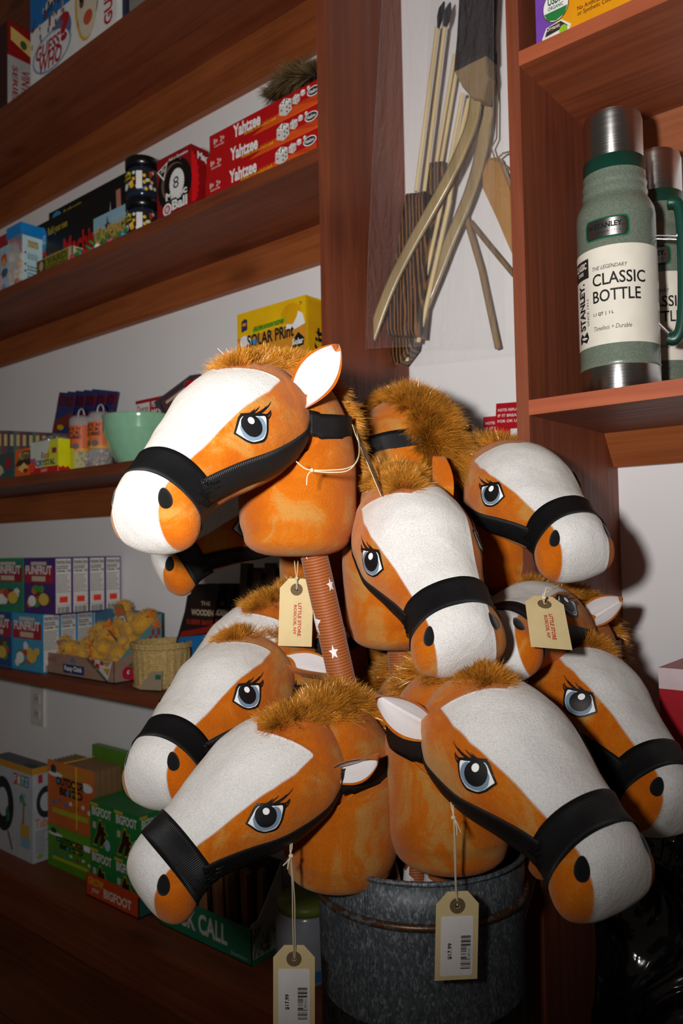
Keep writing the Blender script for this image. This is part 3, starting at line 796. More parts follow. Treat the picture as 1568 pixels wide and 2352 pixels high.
# --- top shelf
def d_vint(m, F, Rt, T):
    m.d_rect(Rt, 0, .62, 1, 1, K('#8c1616'), .0004); m.d_poly(Rt, [(.12, .80), (.88, .70), (.88, .88), (.12, .95)], K('#d9b469'), .0008)
    m.d_oval(Rt, .6, .80, .13, .05, K('#3d5a30'), .0011); m.d_rect(Rt, 0, .0, 1, .62, K('#a8a3a0'), .0004)
    m.d_text(Rt, 'VINTAGE', .52, .06, .84, .52, K('#8c1616'), rot=-90); m.d_text(Rt, 'SERIES', .18, .1, .38, .52, K('#8c1616'), rot=-90)
carton('game_box', 'dark red and grey game box standing spine out at the far top left', 'game', -2.075, 1.03, Z1, .13, .075, .245, K('#3a1210'), decor=d_vint)
carton('game_box', 'plain black box standing between the red spine and the white guessing game', 'game', -2.03, 1.11, Z1, .12, .08, .23, K('#0f0d0c'))
def d_guess(m, F, Rt, T):
    m.d_rect(F, 0, .56, .50, 1, K('#1670b8'), .0004); m.d_poly(F, [(.17, .62), (.46, .78), (.50, .92), (.50, .84), (.17, .56)], K('#124f86'), .0008)
    m.d_poly(F, [(.26, .70), (.55, .86), (.55, 1), (.26, 1)], K('#a31220'), .0009); m.d_poly(F, [(.20, .64), (.46, .78), (.47, .83), (.20, .70)], K('#d7c3a3'), .001)
    m.d_poly(F, [(.48, .60), (.56, .58), (.72, .82), (.78, 1), (.50, 1), (.50, .78)], K('#b01423'), .0006)
    m.d_oval(F, .49, .70, .07, .09, K('#cfcac6'), .0011)
    rnd = random.Random(3)
    for i in range(46):
        u, v = rnd.uniform(.01, .44), rnd.uniform(.36, .66); m.d_rect(F, u, v, u+.02, v+.045, K(rnd.choice(('#b78f7c', '#7e3a34', '#d8c3b6', '#45507a'))), .0010)
    m.d_oval(F, .27, .26, .24, .17, K('#8fa3ba'), .0012); m.d_oval(F, .40, .36, .11, .14, K('#5d6f93'), .0013); m.d_oval(F, .27, .26, .22, .15, K('#dfe3e8'), .0014)
    m.d_text(F, 'GUESS', .08, .25, .38, .37, K('#b01423'), .0020, .03, .2); m.d_text(F, 'WHO', .12, .12, .40, .26, K('#b01423'), .0020, .03, .2); m.d_text(F, '?', .37, .26, .49, .50, K('#b01423'), .0020, .05)
    m.d_oval(F, .68, .48, .13, .36, K('#d7a93f'), .0010); m.d_oval(F, .69, .48, .115, .34, K('#d9cdb6'), .0012)
    person_mark(m, F, .63, .45, .13, K('#6b4431'), K('#1d5f9e'), K('#1a1413'), .6); person_mark(m, F, .76, .52, .15, K('#4b2f25'), K('#a9b2a0'), K('#110e0d'), .6)
    m.d_oval(F, .70, .30, .05, .06, K('#c8522c'), .0018)
    m.d_text(F, 'GUESS WHO?', .87, .12, .96, .95, K('#b01423'), .0012, .03, rot=90)
carton('game_box', 'large white and blue guessing game box with red lettering on the top shelf', 'game', -1.715, 1.04, Z1, .385, .06, .30, WHT, decor=d_guess)
carton('game_box', 'dark blue and grey box cut by the upper frame edge, right of the guessing game', 'game', -1.43, 1.05, Z1, .17, .06, .28, K('#8a847f'), decor=lambda m, F, Rt, T: (m.d_rect(F, 0, 0, .16, 1, K('#1b2440')), blob(m, F, .6, .5, .3, .3, K('#5b4f49'))))

# --- second shelf
def tub(label, x, y, w_, d, h, lid, panel, frontpanel=None):
    t = empty('toy_tub', (x, y, Z2+.0005)); tag(t, label, 'toy', 'lidded tubs of small toys')
    m = MB(); CL = clear_mat(); m.box(-w_/2, w_/2, 0, d, 0, h-.03, CL); m.build('container', t, bevel=.003)
    m = MB(); rnd = random.Random(int(abs(x)*1000)); 
    for i in range(26):
        c = K(rnd.choice(('#c9c2b4', '#d9c9a8', '#e2e0da', '#b03428', '#34507a', '#d8a04c')))
        m.ellip((rnd.uniform(-w_/2+.014, w_/2-.014), rnd.uniform(.014, d-.014), .012+rnd.random()*(h-.07)), (.011, .010, .013), c, 10, 6)
    o = m.build('toy_pieces', t); o['kind'] = 'stuff'
    m = MB(); m.box(-w_/2-.003, w_/2+.003, -.003, d+.003, h-.03, h, K(lid, r=.3)); m.box(-w_/2+.006, w_/2-.006, .006, d-.006, h, h+.003, K(lid, r=.3)); m.build('lid', t, bevel=.003)
    if panel:
        m = MB(); Rt = rect_map((w_/2+.0016, .002, 0), (0, d-.004, 0), (0, 0, h-.032)); m.d_rect(Rt, 0, 0, 1, 1, K('#bfe0e6'), 0)
        m.d_rect(Rt, .25, .78, .8, .92, K('#c9b98a'), .0006); m.d_text(Rt, 'TOTS', .28, .79, .78, .91, K('#8b7a4c'), .0010)
        for v, n in ((.62, 4), (.40, 2), (.27, 2)): m.d_oval(Rt, .14, v+.05, .06, .022, K('#b01e2c'), .0008); lines(m, Rt, .24, v-.06, .92, v+.06, n, K('#5c7a84'), int(v*90))
        m.d_text(Rt, 'FOLKS', .2, .13, .6, .19, K('#2f5f9a'), .0010); m.build('printed_panel', t)
    if frontpanel:
        m = MB(); F = rect_map((-w_/2+.006, -.0016, 0), (w_-.012, 0, 0), (0, 0, h-.032)); m.d_rect(F, 0, 0, .7, 1, K('#9fc3d6'), 0)
        blob(m, F, .35, .72, .24, .14, K('#c8502a'), .0006, 3); blob(m, F, .33, .68, .16, .08, K('#e09a4a'), .001, 4); blob(m, F, .36, .44, .28, .10, K('#4e566c'), .0006, 5); blob(m, F, .3, .14, .2, .08, K('#7d93ab'), .0006, 6)
        m.build('printed_panel', t)
    return t
_clear = []
def clear_mat():
    if not _clear:
        t = NT('clear_plastic_box'); t.set(Base_Color=(.93, .93, .93, 1), Roughness=.08, IOR=1.3, Transmission_Weight=0, Alpha=.22, Specular_IOR_Level=.8); _clear.append(t.m)
    return _clear[0]
tub('tall clear tub with a red lid at the far left of the second shelf', -2.045, 1.045, .075, .075, .165, '#a01a1e', False, True)
tub('clear tub with a bright blue lid and a pale blue printed side', -1.992, 1.04, .070, .060, .172, '#1583cc', True)
tub('low clear tub with a dark red lid tucked behind the pale blue printed side', -1.945, 1.105, .085, .07, .135, '#97151a', False)
tub('smallest tub with a blue lid, next to the lower black box', -1.86, 1.11, .07, .06, .112, '#1a86d0', False)
o = carton('toy_box', 'bright orange packet cut off at the left edge of the second shelf', 'toy', -2.115, 1.03, Z2, .07, .05, .06, K('#e0641c'), decor=lambda m, F, Rt, T: (m.d_oval(F, .7, .35, .25, .3, INK), m.d_oval(F, .5, .8, .2, .14, K('#f0a53a'))))
o = carton('wooden_box', 'tan cardboard box standing behind the red-lidded tub', 'box', -2.16, 1.12, Z2, .16, .08, .20, K('#8f6b44'))

tr = empty('display_tray', (-1.78, 1.03, Z2+.0005)); tag(tr, 'small olive printed tray in front of the blue lids, holding tiny wooden toys', 'display tray')
m = MB(); TW, TD, TH = .165, .10, .040; cb = K('#c7b394')
m.box(-TW/2, TW/2, 0, TD, 0, .002, cb); m.box(-TW/2, TW/2, 0, .002, 0, TH, cb); m.box(-TW/2, TW/2, TD-.002, TD, 0, TH*1.5, cb); m.box(-TW/2, -TW/2+.002, 0, TD, 0, TH, cb); m.box(TW/2-.002, TW/2, 0, TD, 0, TH, cb)
F = rect_map((-TW/2, 0, 0), (TW, 0, 0), (0, 0, TH)); m.d_rect(F, 0, .04, .9, .96, K('#7d7a1c')); m.d_rect(F, .05, .1, .26, .9, K('#3b4026'), .0008)
m.d_oval(F, .15, .55, .06, .3, K('#c49a7c'), .0012); m.d_text(F, 'YARD', .30, .45, .86, .88, K('#4a4a10'), .001, .03); m.d_text(F, 'GARDEN', .30, .12, .86, .40, K('#4a4a10'), .001)
m.build('tray', tr)
PEGC = ['#c83a5c', '#3fa2d8', '#b02030', '#c64f88', '#e8e6df', '#c83a5c', '#d95a76']
for i in range(9):
    t = empty('peg_toy', (-1.70+i*.026, 1.034+.008*(i % 2), Z2+.0006), (0, 0, R(20*i))); tag(t, 'tiny painted flower toy lying along the front edge of the second shelf', 'toy', 'tiny flower toys along the shelf edge')
    m = MB(); m.ellip((0, 0, .010), (.008, .008, .010), K(PEGC[i % 7], r=.3)); m.build('bloom', t)
    m = MB()
    for sgn in (1, -1): m.ellip((sgn*.012, 0, .016), (.011, .004, .0035), K('#2f7a38', r=.35), 12, 8, Matrix.Rotation(R(-25*sgn), 3, 'Y'))
    m.build('leaf', t)
for i, (dx, dy) in enumerate(((-.045, .05), (.0, .06), (.04, .05), (.06, .02))):
    m = MB(); m.ellip((0, 0, .013), (.013, .011, .013), K(['#e8e4e6', '#cdb389', '#c4a67c', '#b9986a'][i], r=.5)); m.ellip((0, -.008, .03), (.008, .008, .009), K('#cdb389'))
    o = m.build('peg_figure', loc=(-1.78+dx, 1.03+dy, Z2+.003)); tag(o, 'little pale wooden figure standing in the olive tray', 'toy', 'wooden figures in the olive tray')

def d_mach(k):
    def f(m, F, Rt, T):
        m.d_oval(F, .09, .74, .055, .20, K('#3f8fc4')); m.d_text(F, 'SCIENCE', .05, .68, .13, .80, K('#cfe5f2'), .001)
        m.d_text(F, 'Build your own' if k else 'Authentic', .16, .74, .36, .88, K('#b9a51c'), .001, .02)
        m.d_text(F, 'Chem' if k else 'Chess', .06, .30, .28, .58, K('#c3160f'), .001, .03); m.d_text(F, 'Machine', .32, .30, .70, .62, K('#c3160f'), .001, .035)
        m.d_text(F, 'kit', .36, .03, .42, .16, K('#b9a51c'), .001)
        m.d_poly(F, [(.76, .22), (.78, .22), (.785, .55), (.77, .82), (.755, .55)], K('#9c9aa6'), .001); m.d_poly(F, [(.755, .08), (.785, .08), (.78, .24), (.758, .24)], K('#a3202a'), .0012)
        m.d_poly(F, [(.80, .20), (.99, .30), (.99, .42), (.87, .38), (.86, .92), (.82, .92), (.83, .35), (.80, .32)], K('#b9776a'), .001)
        m.d_poly(F, [(.88, .62), (.99, .72), (.99, .76), (.88, .66)], K('#4d5056'), .001)
    return f
carton('science_kit', 'upper of the two black boxes with red lettering, lying against the wall', 'toy box', -1.800, 1.160, Z2+.155, .46, .055, .098, BLK, decor=d_mach(0))
carton('science_kit', 'lower of the two black boxes with red lettering, under the other', 'toy box', -1.768, 1.100, Z2, .47, .055, .187, BLK, decor=d_mach(1))
def d_scene(m, F, Rt, T):
    m.d_rect(F, 0, .60, 1, 1, K('#8fb4c4')); m.d_rect(F, 0, 0, 1, .60, K('#7c8a3a')); rnd = random.Random(5)
    for i in range(24): blob(m, F, rnd.uniform(.05, .95), rnd.uniform(.18, .62), .05, .07, K(rnd.choice(('#b08d3e', '#8d6f30', '#9b7a55', '#5e7b2f'))), .0007, i)
    m.d_text(F, 'CAMPING', .06, .30, .98, .68, K('#c0a052'), .0015, .03); m.d_poly(F, [(.40, .58), (.45, .92), (.50, .60), (.47, .50)], K('#3f3758'), .0013); m.d_oval(F, .45, .66, .10, .07, K('#4a3a5c'), .0014)
    m.d_rect(F, .55, .08, .98, .26, K('#4c8f2f'), .0012)
    m.d_rect(Rt, 0, 0, 1, 1, K('#c9cf8e'), .0005); m.d_rect(Rt, .05, .05, .38, .8, K('#2f6a38'), .0009); m.d_poly(Rt, [(.5, .05), (.65, .9), (.8, .9), (.6, .05)], K('#5f8a34'), .0009)
carton('toy_box', 'small card box with a green and sky landscape, in front of the black boxes', 'toy box', -1.572, 1.05, Z2, .130, .055, .092, K('#a8bfa0'), decor=d_scene)
# amber jar behind
m = MB(); m.lathe([(0, 0), (.034, 0), (.036, .01), (.036, .085), (.03, .105), (.0, .108)], K('#7a3410', r=.15, s=.7), 32)
o = m.build('amber_jar', loc=(-1.555, 1.135, Z2+.0005)); tag(o, 'brown amber jar half hidden behind the landscape box', 'jar')

def jar(label, x, y, z):
    t = empty('marble_jar', (x, y, z)); tag(t, label, 'jar', 'jars with black lids stacked by the ball box')
    r = .037; m = MB(); m.lathe([(0, 0), (r-.004, 0), (r, .005), (r, .062), (r-.004, .068), (r-.004, .0712), (0, .0712)], K('#1b2336', r=.12, s=.8), 40); m.build('body', t)
    m = MB(); m.lathe([(r-.002, .0702), (r+.0015, .0702), (r+.0015, .090), (r-.002, .0935), (0, .0935)], K('#0c0c0d', r=.25, s=.6), 40)
    m.build('lid', t)
    m = MB(); a0, a1 = R(-150), R(15)
    mp = lambda u, v, off=0: Vector(((r+.0008+off)*math.cos(a0+(a1-a0)*u), (r+.0008+off)*math.sin(a0+(a1-a0)*u), .010+.050*v))
    m.d_rect(mp, 0, 0, 1, 1, K('#23201f'), 0, 24); rnd = random.Random(9)
    for i in range(40): m.d_oval(mp, rnd.uniform(.05, .95), rnd.uniform(.08, .92), .035, .08, K(rnd.choice(('#d8d6cf', '#a33a2a', '#3a68a8', '#d8a08a', '#e5b92c', '#c9d8d0'))), .0003+i*.00002, 10)
    m.d_rect(mp, .18, .58, .44, .86, K('#c9c41c'), .0014, 4); m.d_text(mp, 'Marbles', .19, .62, .43, .84, INK, .0018, .03); m.d_rect(mp, .56, .1, .68, .9, WHT, .0014, 3)
    m.d_oval(mp, .30, .26, .07, .16, K('#e0e6e2'), .0015); m.d_oval(mp, .46, .26, .05, .12, K('#e5a51c'), .0016)
    m.build('label_band', t)
jar('upper of the two small jars with black lids, standing on the other', -1.478, 1.075, Z2+.0945)
jar('lower of the two small jars with black lids, on the shelf board', -1.478, 1.075, Z2+.0005)

def d_ball(m, F, Rt, T):
    m.d_oval(F, .52, .50, .50, .40, K('#120c0c'), .0004, 30)
    pts = []
    for i in range(56):
        q = 1.0 if i % 2 else .93; an = 2*PI*i/56; pts.append((.5+.49*q*math.cos(an), .50+.41*q*math.sin(an)))
    m.d_poly(F, pts, K('#150d0d'), .0006)
    m.d_oval(F, .50, .54, .36, .30, K('#6d5543'), .0009, 30); m.d_oval(F, .55, .52, .33, .29, K('#170e0e'), .0011, 30)
    pts = [(.60+.22*(1 if i % 2 else .94)*math.cos(2*PI*i/60), .50+.23*(1 if i % 2 else .94)*math.sin(2*PI*i/60)) for i in range(60)]
    m.d_poly(F, pts, WHT, .0014); m.d_text(F, '8', .50, .42, .66, .60, INK, .0018, 0)
    m.d_poly(F, [(.02, .80), (.34, .90), (.22, .62)], WHT, .0014); m.d_poly(F, [(.07, .795), (.30, .865), (.215, .665)], INK, .0017); m.d_text(F, '20', .14, .76, .25, .82, WHT, .002)
    m.d_text(F, 'Ask a Question', .36, .88, .92, .935, WHT, .0012); lines(m, F, .44, .84, .84, .87, 1, K('#e7c7c0'), 2)
    m.d_text(F, 'Magic', .28, .24, .90, .40, WHT, .0020, .04); m.d_text(F, 'Ball', .46, .09, .90, .25, WHT, .0020, .04)
    m.d_oval(F, .32, .14, .13, .10, WHT, .0018); m.d_oval(F, .32, .14, .085, .065, K('#b9131d'), .0021); m.d_text(F, '8', .27, .10, .37, .18, WHT, .0024, .02)
    star = [(.05+.42*(1 if i % 2 else .8)*math.cos(2*PI*i/40), .5+.42*(1 if i % 2 else .86)*math.sin(2*PI*i/40)) for i in range(-10, 11)]
    m.d_poly(Rt, [(0, .92)]+[(max(0, a), b) for a, b in star[::-1]]+[(0, .08)], K('#e01a20'), .0007)
    m.d_text(Rt, 'Mag', .35, .78, 1.0, .93, WHT, .001, .04)
carton('toy_box', 'dark red ball game box beside the bottom red dice game', 'game', -1.309, 1.03, Z2, .113, .045, .135, K('#8f0f12'), decor=d_ball)

def d_yz(m, F, Rt, T):
    m.d_rect(F, .50, .0, .98, .42, K('#c8431a'), .0003); m.d_poly(F, [(.40, 0), (.68, .5), (.98, .12), (.98, 0)], K('#dd5c1e'), .0005)
    for i in range(22):
        a = R(8+i*8); m.d_poly(F, [(.62, .05), (.62+.34*math.cos(a), .05+.5*math.sin(a)), (.62+.34*math.cos(a+.03), .05+.5*math.sin(a+.03))], K('#b3110f'), .0007)
    m.d_text(F, 'Yahtzee', .235, .32, .485, .90, WHT, .0012, .035); m.d_text(F, 'THE SHAKE, SCORE and SHOUT GAME', .335, .20, .62, .32, K('#e4b81c'), .0014, .02)
    m.d_text(F, '8+  2+', .045, .48, .15, .74, K('#f0cfc8'), .0012, .02); m.d_text(F, 'AGES PLAYERS', .05, .34, .145, .42, K('#f0cfc8'), .0012)
    for cu, cv, s in ((.70, .52, 1.0), (.79, .62, .58), (.845, .74, .36), (.89, .82, .22)):
        q = .052*s; p = .38*s
        m.d_poly(F, [(cu-q, cv-p*.6), (cu+q*.1, cv-p), (cu+q, cv-p*.6), (cu+q, cv+p*.6), (cu-q*.1, cv+p), (cu-q, cv+p*.5)], K('#cfc8c2'), .0014)
        m.d_poly(F, [(cu-q, cv+p*.5), (cu-q*.1, cv+p), (cu+q, cv+p*.6), (cu, cv+p*.18)], K('#f2efea'), .0017)
        if s > .5:
            for a, b in ((-.5, .55), (0, .62), (.4, .66), (-.05, .4), (.1, .82), (.3, -.1), (.7, -.35), (.3, -.6), (.75, .1), (-.6, -.2)): m.d_oval(F, cu+q*a, cv+p*b, q*.13, p*.10, INK, .002, 8)
    m.d_oval(F, .93, .60, .052, .20, WHT, .0014); m.d_oval(F, .93, .60, .045, .16, K('#26282c'), .0016); m.d_text(F, 'Hasbro', .895, .52, .965, .68, WHT, .002)
for i, (dz, dx, q) in enumerate(((.0, 0, 'bottom'), (.0445, .002, 'middle'), (.089, .008, 'top'))):
    carton('dice_game_box', q+' one of the three long red dice game boxes beside the pillar', 'game', -1.056+dx, 1.03+.002*i, Z2+dz, .305, .16, .044, K('#b30f12'), rot=(0, .4, -.3)[i], decor=d_yz, group='stacked red dice games')
# fur tail on top
def tail_rows(t, s, rnd):
    p = Vector((-.06+t*.11, s*.014, .030+.020*math.sin(t*PI))); an = s*2.6
    return p, Vector((math.sin(an)*.8-(.5-t)*.8, -abs(math.cos(an*.6))*.6, .5+math.cos(an)*.8)).normalized(), .040
TAILF = fur_mat('raccoon_fur', '#120c08', '#2c2118', '#75603f', .5, .3)
m, a_ = fur(tail_rows, 5200, TAILF, .0006, 21, tuft=120)
o = m.build('fur_tail', loc=(-.99, 1.075, Z2+.1335), attrs=a_); tag(o, 'grey-brown fur tail lying on top of the stacked red dice games', 'fur tail')

# --- third shelf
m = MB()
prof = [(.0, .003), (.050, .003), (.054, 0), (.060, .004), (.078, .03), (.096, .066), (.102, .084), (.104, .088), (.1035, .112), (.107, .118), (.106, .122), (.101, .121), (.098, .112), (.092, .07), (.07, .03), (.0, .012)]
m.lathe([(r_*1.24, z_*.98) for r_, z_ in prof], paint('#8fc3a0', .12, .6, coat=.6), 72)
o = m.build('mixing_bowl', loc=(-1.565, 1.125, Z3+.0005)); o.scale = (.665, .665, 1.0); tag(o, 'mint green glazed mixing bowl on the third shelf', 'bowl')
def candy_tube(label, x, y, h=.135, grp='clear candy tubes beside the mint bowl'):
    t = empty('candy_tube', (x, y, Z3+.0005)); tag(t, label, 'candy', grp); r = .029
    m = MB(); m.lathe([(0, 0), (r, 0), (r, h), (r*.8, h+.008), (.006, h+.010), (0, h+.010)], clear_mat(), 32); m.build('tube', t)
    m = MB(); m.tube([(.014*math.cos(q*PI/8), 0, h+.010+.018*math.sin(q*PI/8)) for q in range(9)], .0018, K('#b9b6b0', r=.2), 8); m.build('hook', t)
    rnd = random.Random(int(-x*500)); m = MB()
    for i in range(60):
        a = rnd.random()*2*PI; q = r*.78*math.sqrt(rnd.random()); c = K(rnd.choice(('#b58a70', '#9c8f7c', '#c6b49c', '#7d6a5a')))
        m.ellip((q*math.cos(a), q*math.sin(a), .008+rnd.random()*(.045)), (.006, .005, .006), c, 8, 5)
    o = m.build('candy_rocks', t); o['kind'] = 'stuff'
    m = MB(); a0, a1 = R(-165), R(5); mp = lambda u, v, off=0: Vector(((r+.0006+off)*math.cos(a0+(a1-a0)*u), (r+.0006+off)*math.sin(a0+(a1-a0)*u), .052+.066*v))
    m.d_rect(mp, 0, 0, 1, 1, K('#d66a3a'), 0, 16); m.d_rect(mp, 0, 0, 1, .12, K('#e09a2c'), .0004, 12)
    for v, s_ in ((.80, "ROCK N'"), (.64, 'POCK'), (.48, 'TUBE')): m.d_text(mp, s_, .22, v, .78, v+.13, INK, .0010, .03)
    m.d_poly(mp, [(.28, .34), (.72, .40), (.74, .48), (.30, .44)], K('#d8b52a'), .0009); m.d_oval(mp, .38, .2, .10, .12, K('#55505a'), .0009); m.d_oval(mp, .62, .2, .10, .12, K('#6d6468'), .0009)
    m.build('label_band', t)
candy_tube('orange-labelled candy tube nearer the yellow rock candy box', -1.775, 1.10)
candy_tube('orange-labelled candy tube between its twin and the mint bowl', -1.690, 1.10)
for i, (x, y) in enumerate(((-1.64, 1.18), (-1.585, 1.205), (-1.54, 1.21))):
    m = MB(); m.lathe([(0, 0), (.024, 0), (.026, .10), (.018, .118), (.008, .124), (.010, .134), (0, .136)], K('#8c8480', r=.15, s=.7), 24)
    o = m.build('candy_jar', loc=(x, y, Z3+.0005)); tag(o, 'small grey candy jar showing above the rim of the mint bowl', 'candy', 'candy jars behind the mint bowl')
def d_rock(m, F, Rt, T):
    m.d_rect(F, 0, .18, 1, 1, K('#c9cfc0')); m.d_poly(F, [(.45, .18), (1, .18), (1, 1), (.75, 1)], K('#cfcf3a'), .0006); m.d_rect(F, 0, .14, .2, .5, K('#b0527a'), .0008); m.d_rect(F, 0, 0, 1, .20, K('#c21720'), .0010)
    m.d_text(F, 'Rock', .40, .46, .72, .66, K('#b02a3a'), .0014, .01, .3); m.d_text(F, 'CRYSTAL', .22, .24, .92, .42, K('#1c2350'), .0016, .03); m.d_text(F, 'CANDY', .40, .06, .64, .14, K('#e9c3bd'), .0016); m.d_oval(F, .08, .22, .11, .15, K('#e8431c'), .0018)
    m.d_rect(F, .80, .58, .96, .74, K('#8a3038'), .0012)
    m.d_rect(Rt, 0, 0, 1, 1, K('#e2df14'), .0004); m.d_poly(Rt, [(0, 0), (1, 0), (1, .12), (.8, .20), (.6, .14), (.4, .20), (.2, .14), (0, .2)], K('#c21720'), .0008)
t = carton('candy_box', 'yellow, white and red rock candy display box on the third shelf', 'candy box', -1.829, 1.03, Z3, .13, .032, .082, K('#d6d31c'), decor=d_rock)
m = MB(); m.box(-.065, .065, .032, .075, 0, .06, K('#c9c41c')); m.build('box_back', t)
for i in range(6):
    m = MB(); m.ellip((0, 0, 0), (.015, .009, .019), K(['#8d7f78', '#a99b8c', '#6f6a72'][i % 3], r=.15, s=.8), 14, 10)
    o = m.build('candy_wrapper', loc=(-1.885+i*.021, 1.048+.006*(i % 2), Z3+.072+.004*(i % 3)), rot=(R(20*i), R(30), R(40*i))); tag(o, 'crinkled grey wrapped candy sticking out of the rock candy box', 'candy', 'wrapped candies in the rock candy box')
def d_nut(m, F, Rt, T):
    m.d_poly(F, [(0, .4), (.5, .9), (1, .9), (1, .4)], K('#3b2a1c'), .0006); m.d_text(F, 'NUTTY', .3, .6, .95, .85, K('#c9b27c'), .001, .02); m.d_poly(F, [(.2, .3), (.6, .5), (.9, .3), (.5, .15)], K('#e8c36a'), .001); m.d_oval(F, .7, .2, .15, .08, K('#b6251c'), .001)
carton('candy_box', 'orange snack display box left of the rock candy box', 'candy box', -1.937, 1.032, Z3, .078, .06, .072, K('#e0641c'), decor=d_nut)
carton('candy_box', 'dark teal snack box with a red spot, at the left end of the third shelf', 'candy box', -2.035, 1.032, Z3, .105, .06, .068, K('#3d5350'), decor=lambda m, F, Rt, T: (m.d_oval(F, .72, .6, .14, .22, K('#a8132a')), blob(m, F, .3, .35, .2, .2, K('#c9b89a'), .0007, 3)))
for i in range(13):
    t = empty('blister_packet', (-2.17+i*.030, 1.085+.002*i, Z3+.0006), (R(-9), 0, R(62))); tag(t, 'carded toy packet, one of the row filed behind the snack boxes', 'toy', 'row of carded packets on the third shelf')
    m = MB(); hh = .155-.004*i; m.box(-.04, .04, 0, .0012, 0, hh, K(['#5a2c30', '#27343c', '#44504c'][i % 3])); F = rect_map((-.04, 0, 0), (.08, 0, 0), (0, 0, hh)); m.d_rect(F, .1, .7, .9, .93, K('#b39a64')); m.d_rect(F, .1, .1, .9, .25, K('#7c2430')); m.d_oval(F, .4, .82, .1, .06, INK, .001); m.build('card', t)
    m = MB(); m.ellip((0, -.006, hh*.45), (.028, .008, .035), clear_mat(), 16, 10); m.build('blister', t)
for i in range(5):
    m = MB(); m.box(-.055, .055, 0, .0016, 0, .235, K('#28356e')); F = rect_map((-.055, 0, 0), (.11, 0, 0), (0, 0, .235))
    m.d_rect(F, 0, .84, 1, .97, K('#6e1c20')); m.d_poly(F, [(0, .5), (1, .66), (1, .8), (0, .66)], K('#7a2a22'), .0006); m.d_text(F, 'GYRO', .1, .84, .9, .96, K('#1c2450'), .001, .03)
    m.d_oval(F, .5, .36, .36, .17, K('#123a8c'), .0009); m.d_poly(F, [(0, .05), (.5, .12), (.2, .3), (0, .3)], K('#c79a1c'), .0008); m.d_oval(F, .45, .6, .2, .03, K('#d0b02a'), .0009)
    o = m.build('hanging_card', loc=(-1.965+i*.026, 1.13+i*.010, Z3+.0006), rot=(R(-6), R(11), R(-8+3*i))); tag(o, 'tall dark blue toy card leaning behind the candy tubes', 'toy', 'tall blue toy cards leaning in a fan')
def d_dh(m, F, Rt, T):
    m.d_rect(F, 0, 0, .42, 1, K('#e3dcd6')); m.d_rect(F, 0, .86, .42, 1, K('#a3161c'), .0006); m.d_text(F, 'Duncan', .05, .45, .38, .78, K('#8a1a20'), .001, .01, .2); m.d_text(F, 'Hines', .08, .12, .34, .42, K('#8a1a20'), .001, .01, .2)
    m.d_text(F, 'PERFECTLY', .48, .62, .92, .86, WHT, .001, .02); m.d_text(F, 'MOIST', .48, .20, .92, .54, WHT, .001, .03)
carton('cake_mix_box', 'red and white cake mix box lying behind the mint bowl', 'food box', -1.57, 1.165, Z3+.112, .135, .055, .060, K('#a3161c'), decor=d_dh)
carton('cake_mix_box', 'yellow box under the red and white cake mix box', 'food box', -1.56, 1.165, Z3, .15, .06, .111, K('#c9a21c'))
m = MB(); m.lathe([(0, 0), (.036, 0), (.038, .16), (.036, .165), (0, .165)], K('#cfc6bd', r=.4), 32)
t = m.build('canister', loc=(-1.40, 1.175, Z3+.0005)); tag(t, 'round white canister with a red lid behind the top left horse', 'canister')
m = MB(); m.lathe([(.038, .163), (.0405, .163), (.0405, .182), (.038, .185), (0, .185)], K('#b5161c', r=.3), 32); m.build('lid', t)
for i in range(4):
    m = MB(); m.box(0, .13, 0, .008, 0, .060, K(['#343c4c', '#4c3a3c', '#28303c', '#5a3438'][i]))
    F = rect_map((0, 0, 0), (.13, 0, 0), (0, 0, .060)); blob(m, F, .5, .5, .3, .3, K(['#5a6a84', '#8a5a54', '#56688c', '#8c6460'][i])); m.d_rect(F, .1, .8, .9, .9, K('#b9ad94'), .001)
    o = m.build('comic_book', loc=(-1.535+.022*i, 1.175-.010*i, Z3+.105-.004*i), rot=(R(14), R(-22), R(6))); 
    tag(o, 'dark thin booklet leaning on the far side of the mint bowl', 'book', 'booklets leaning behind the mint bowl')

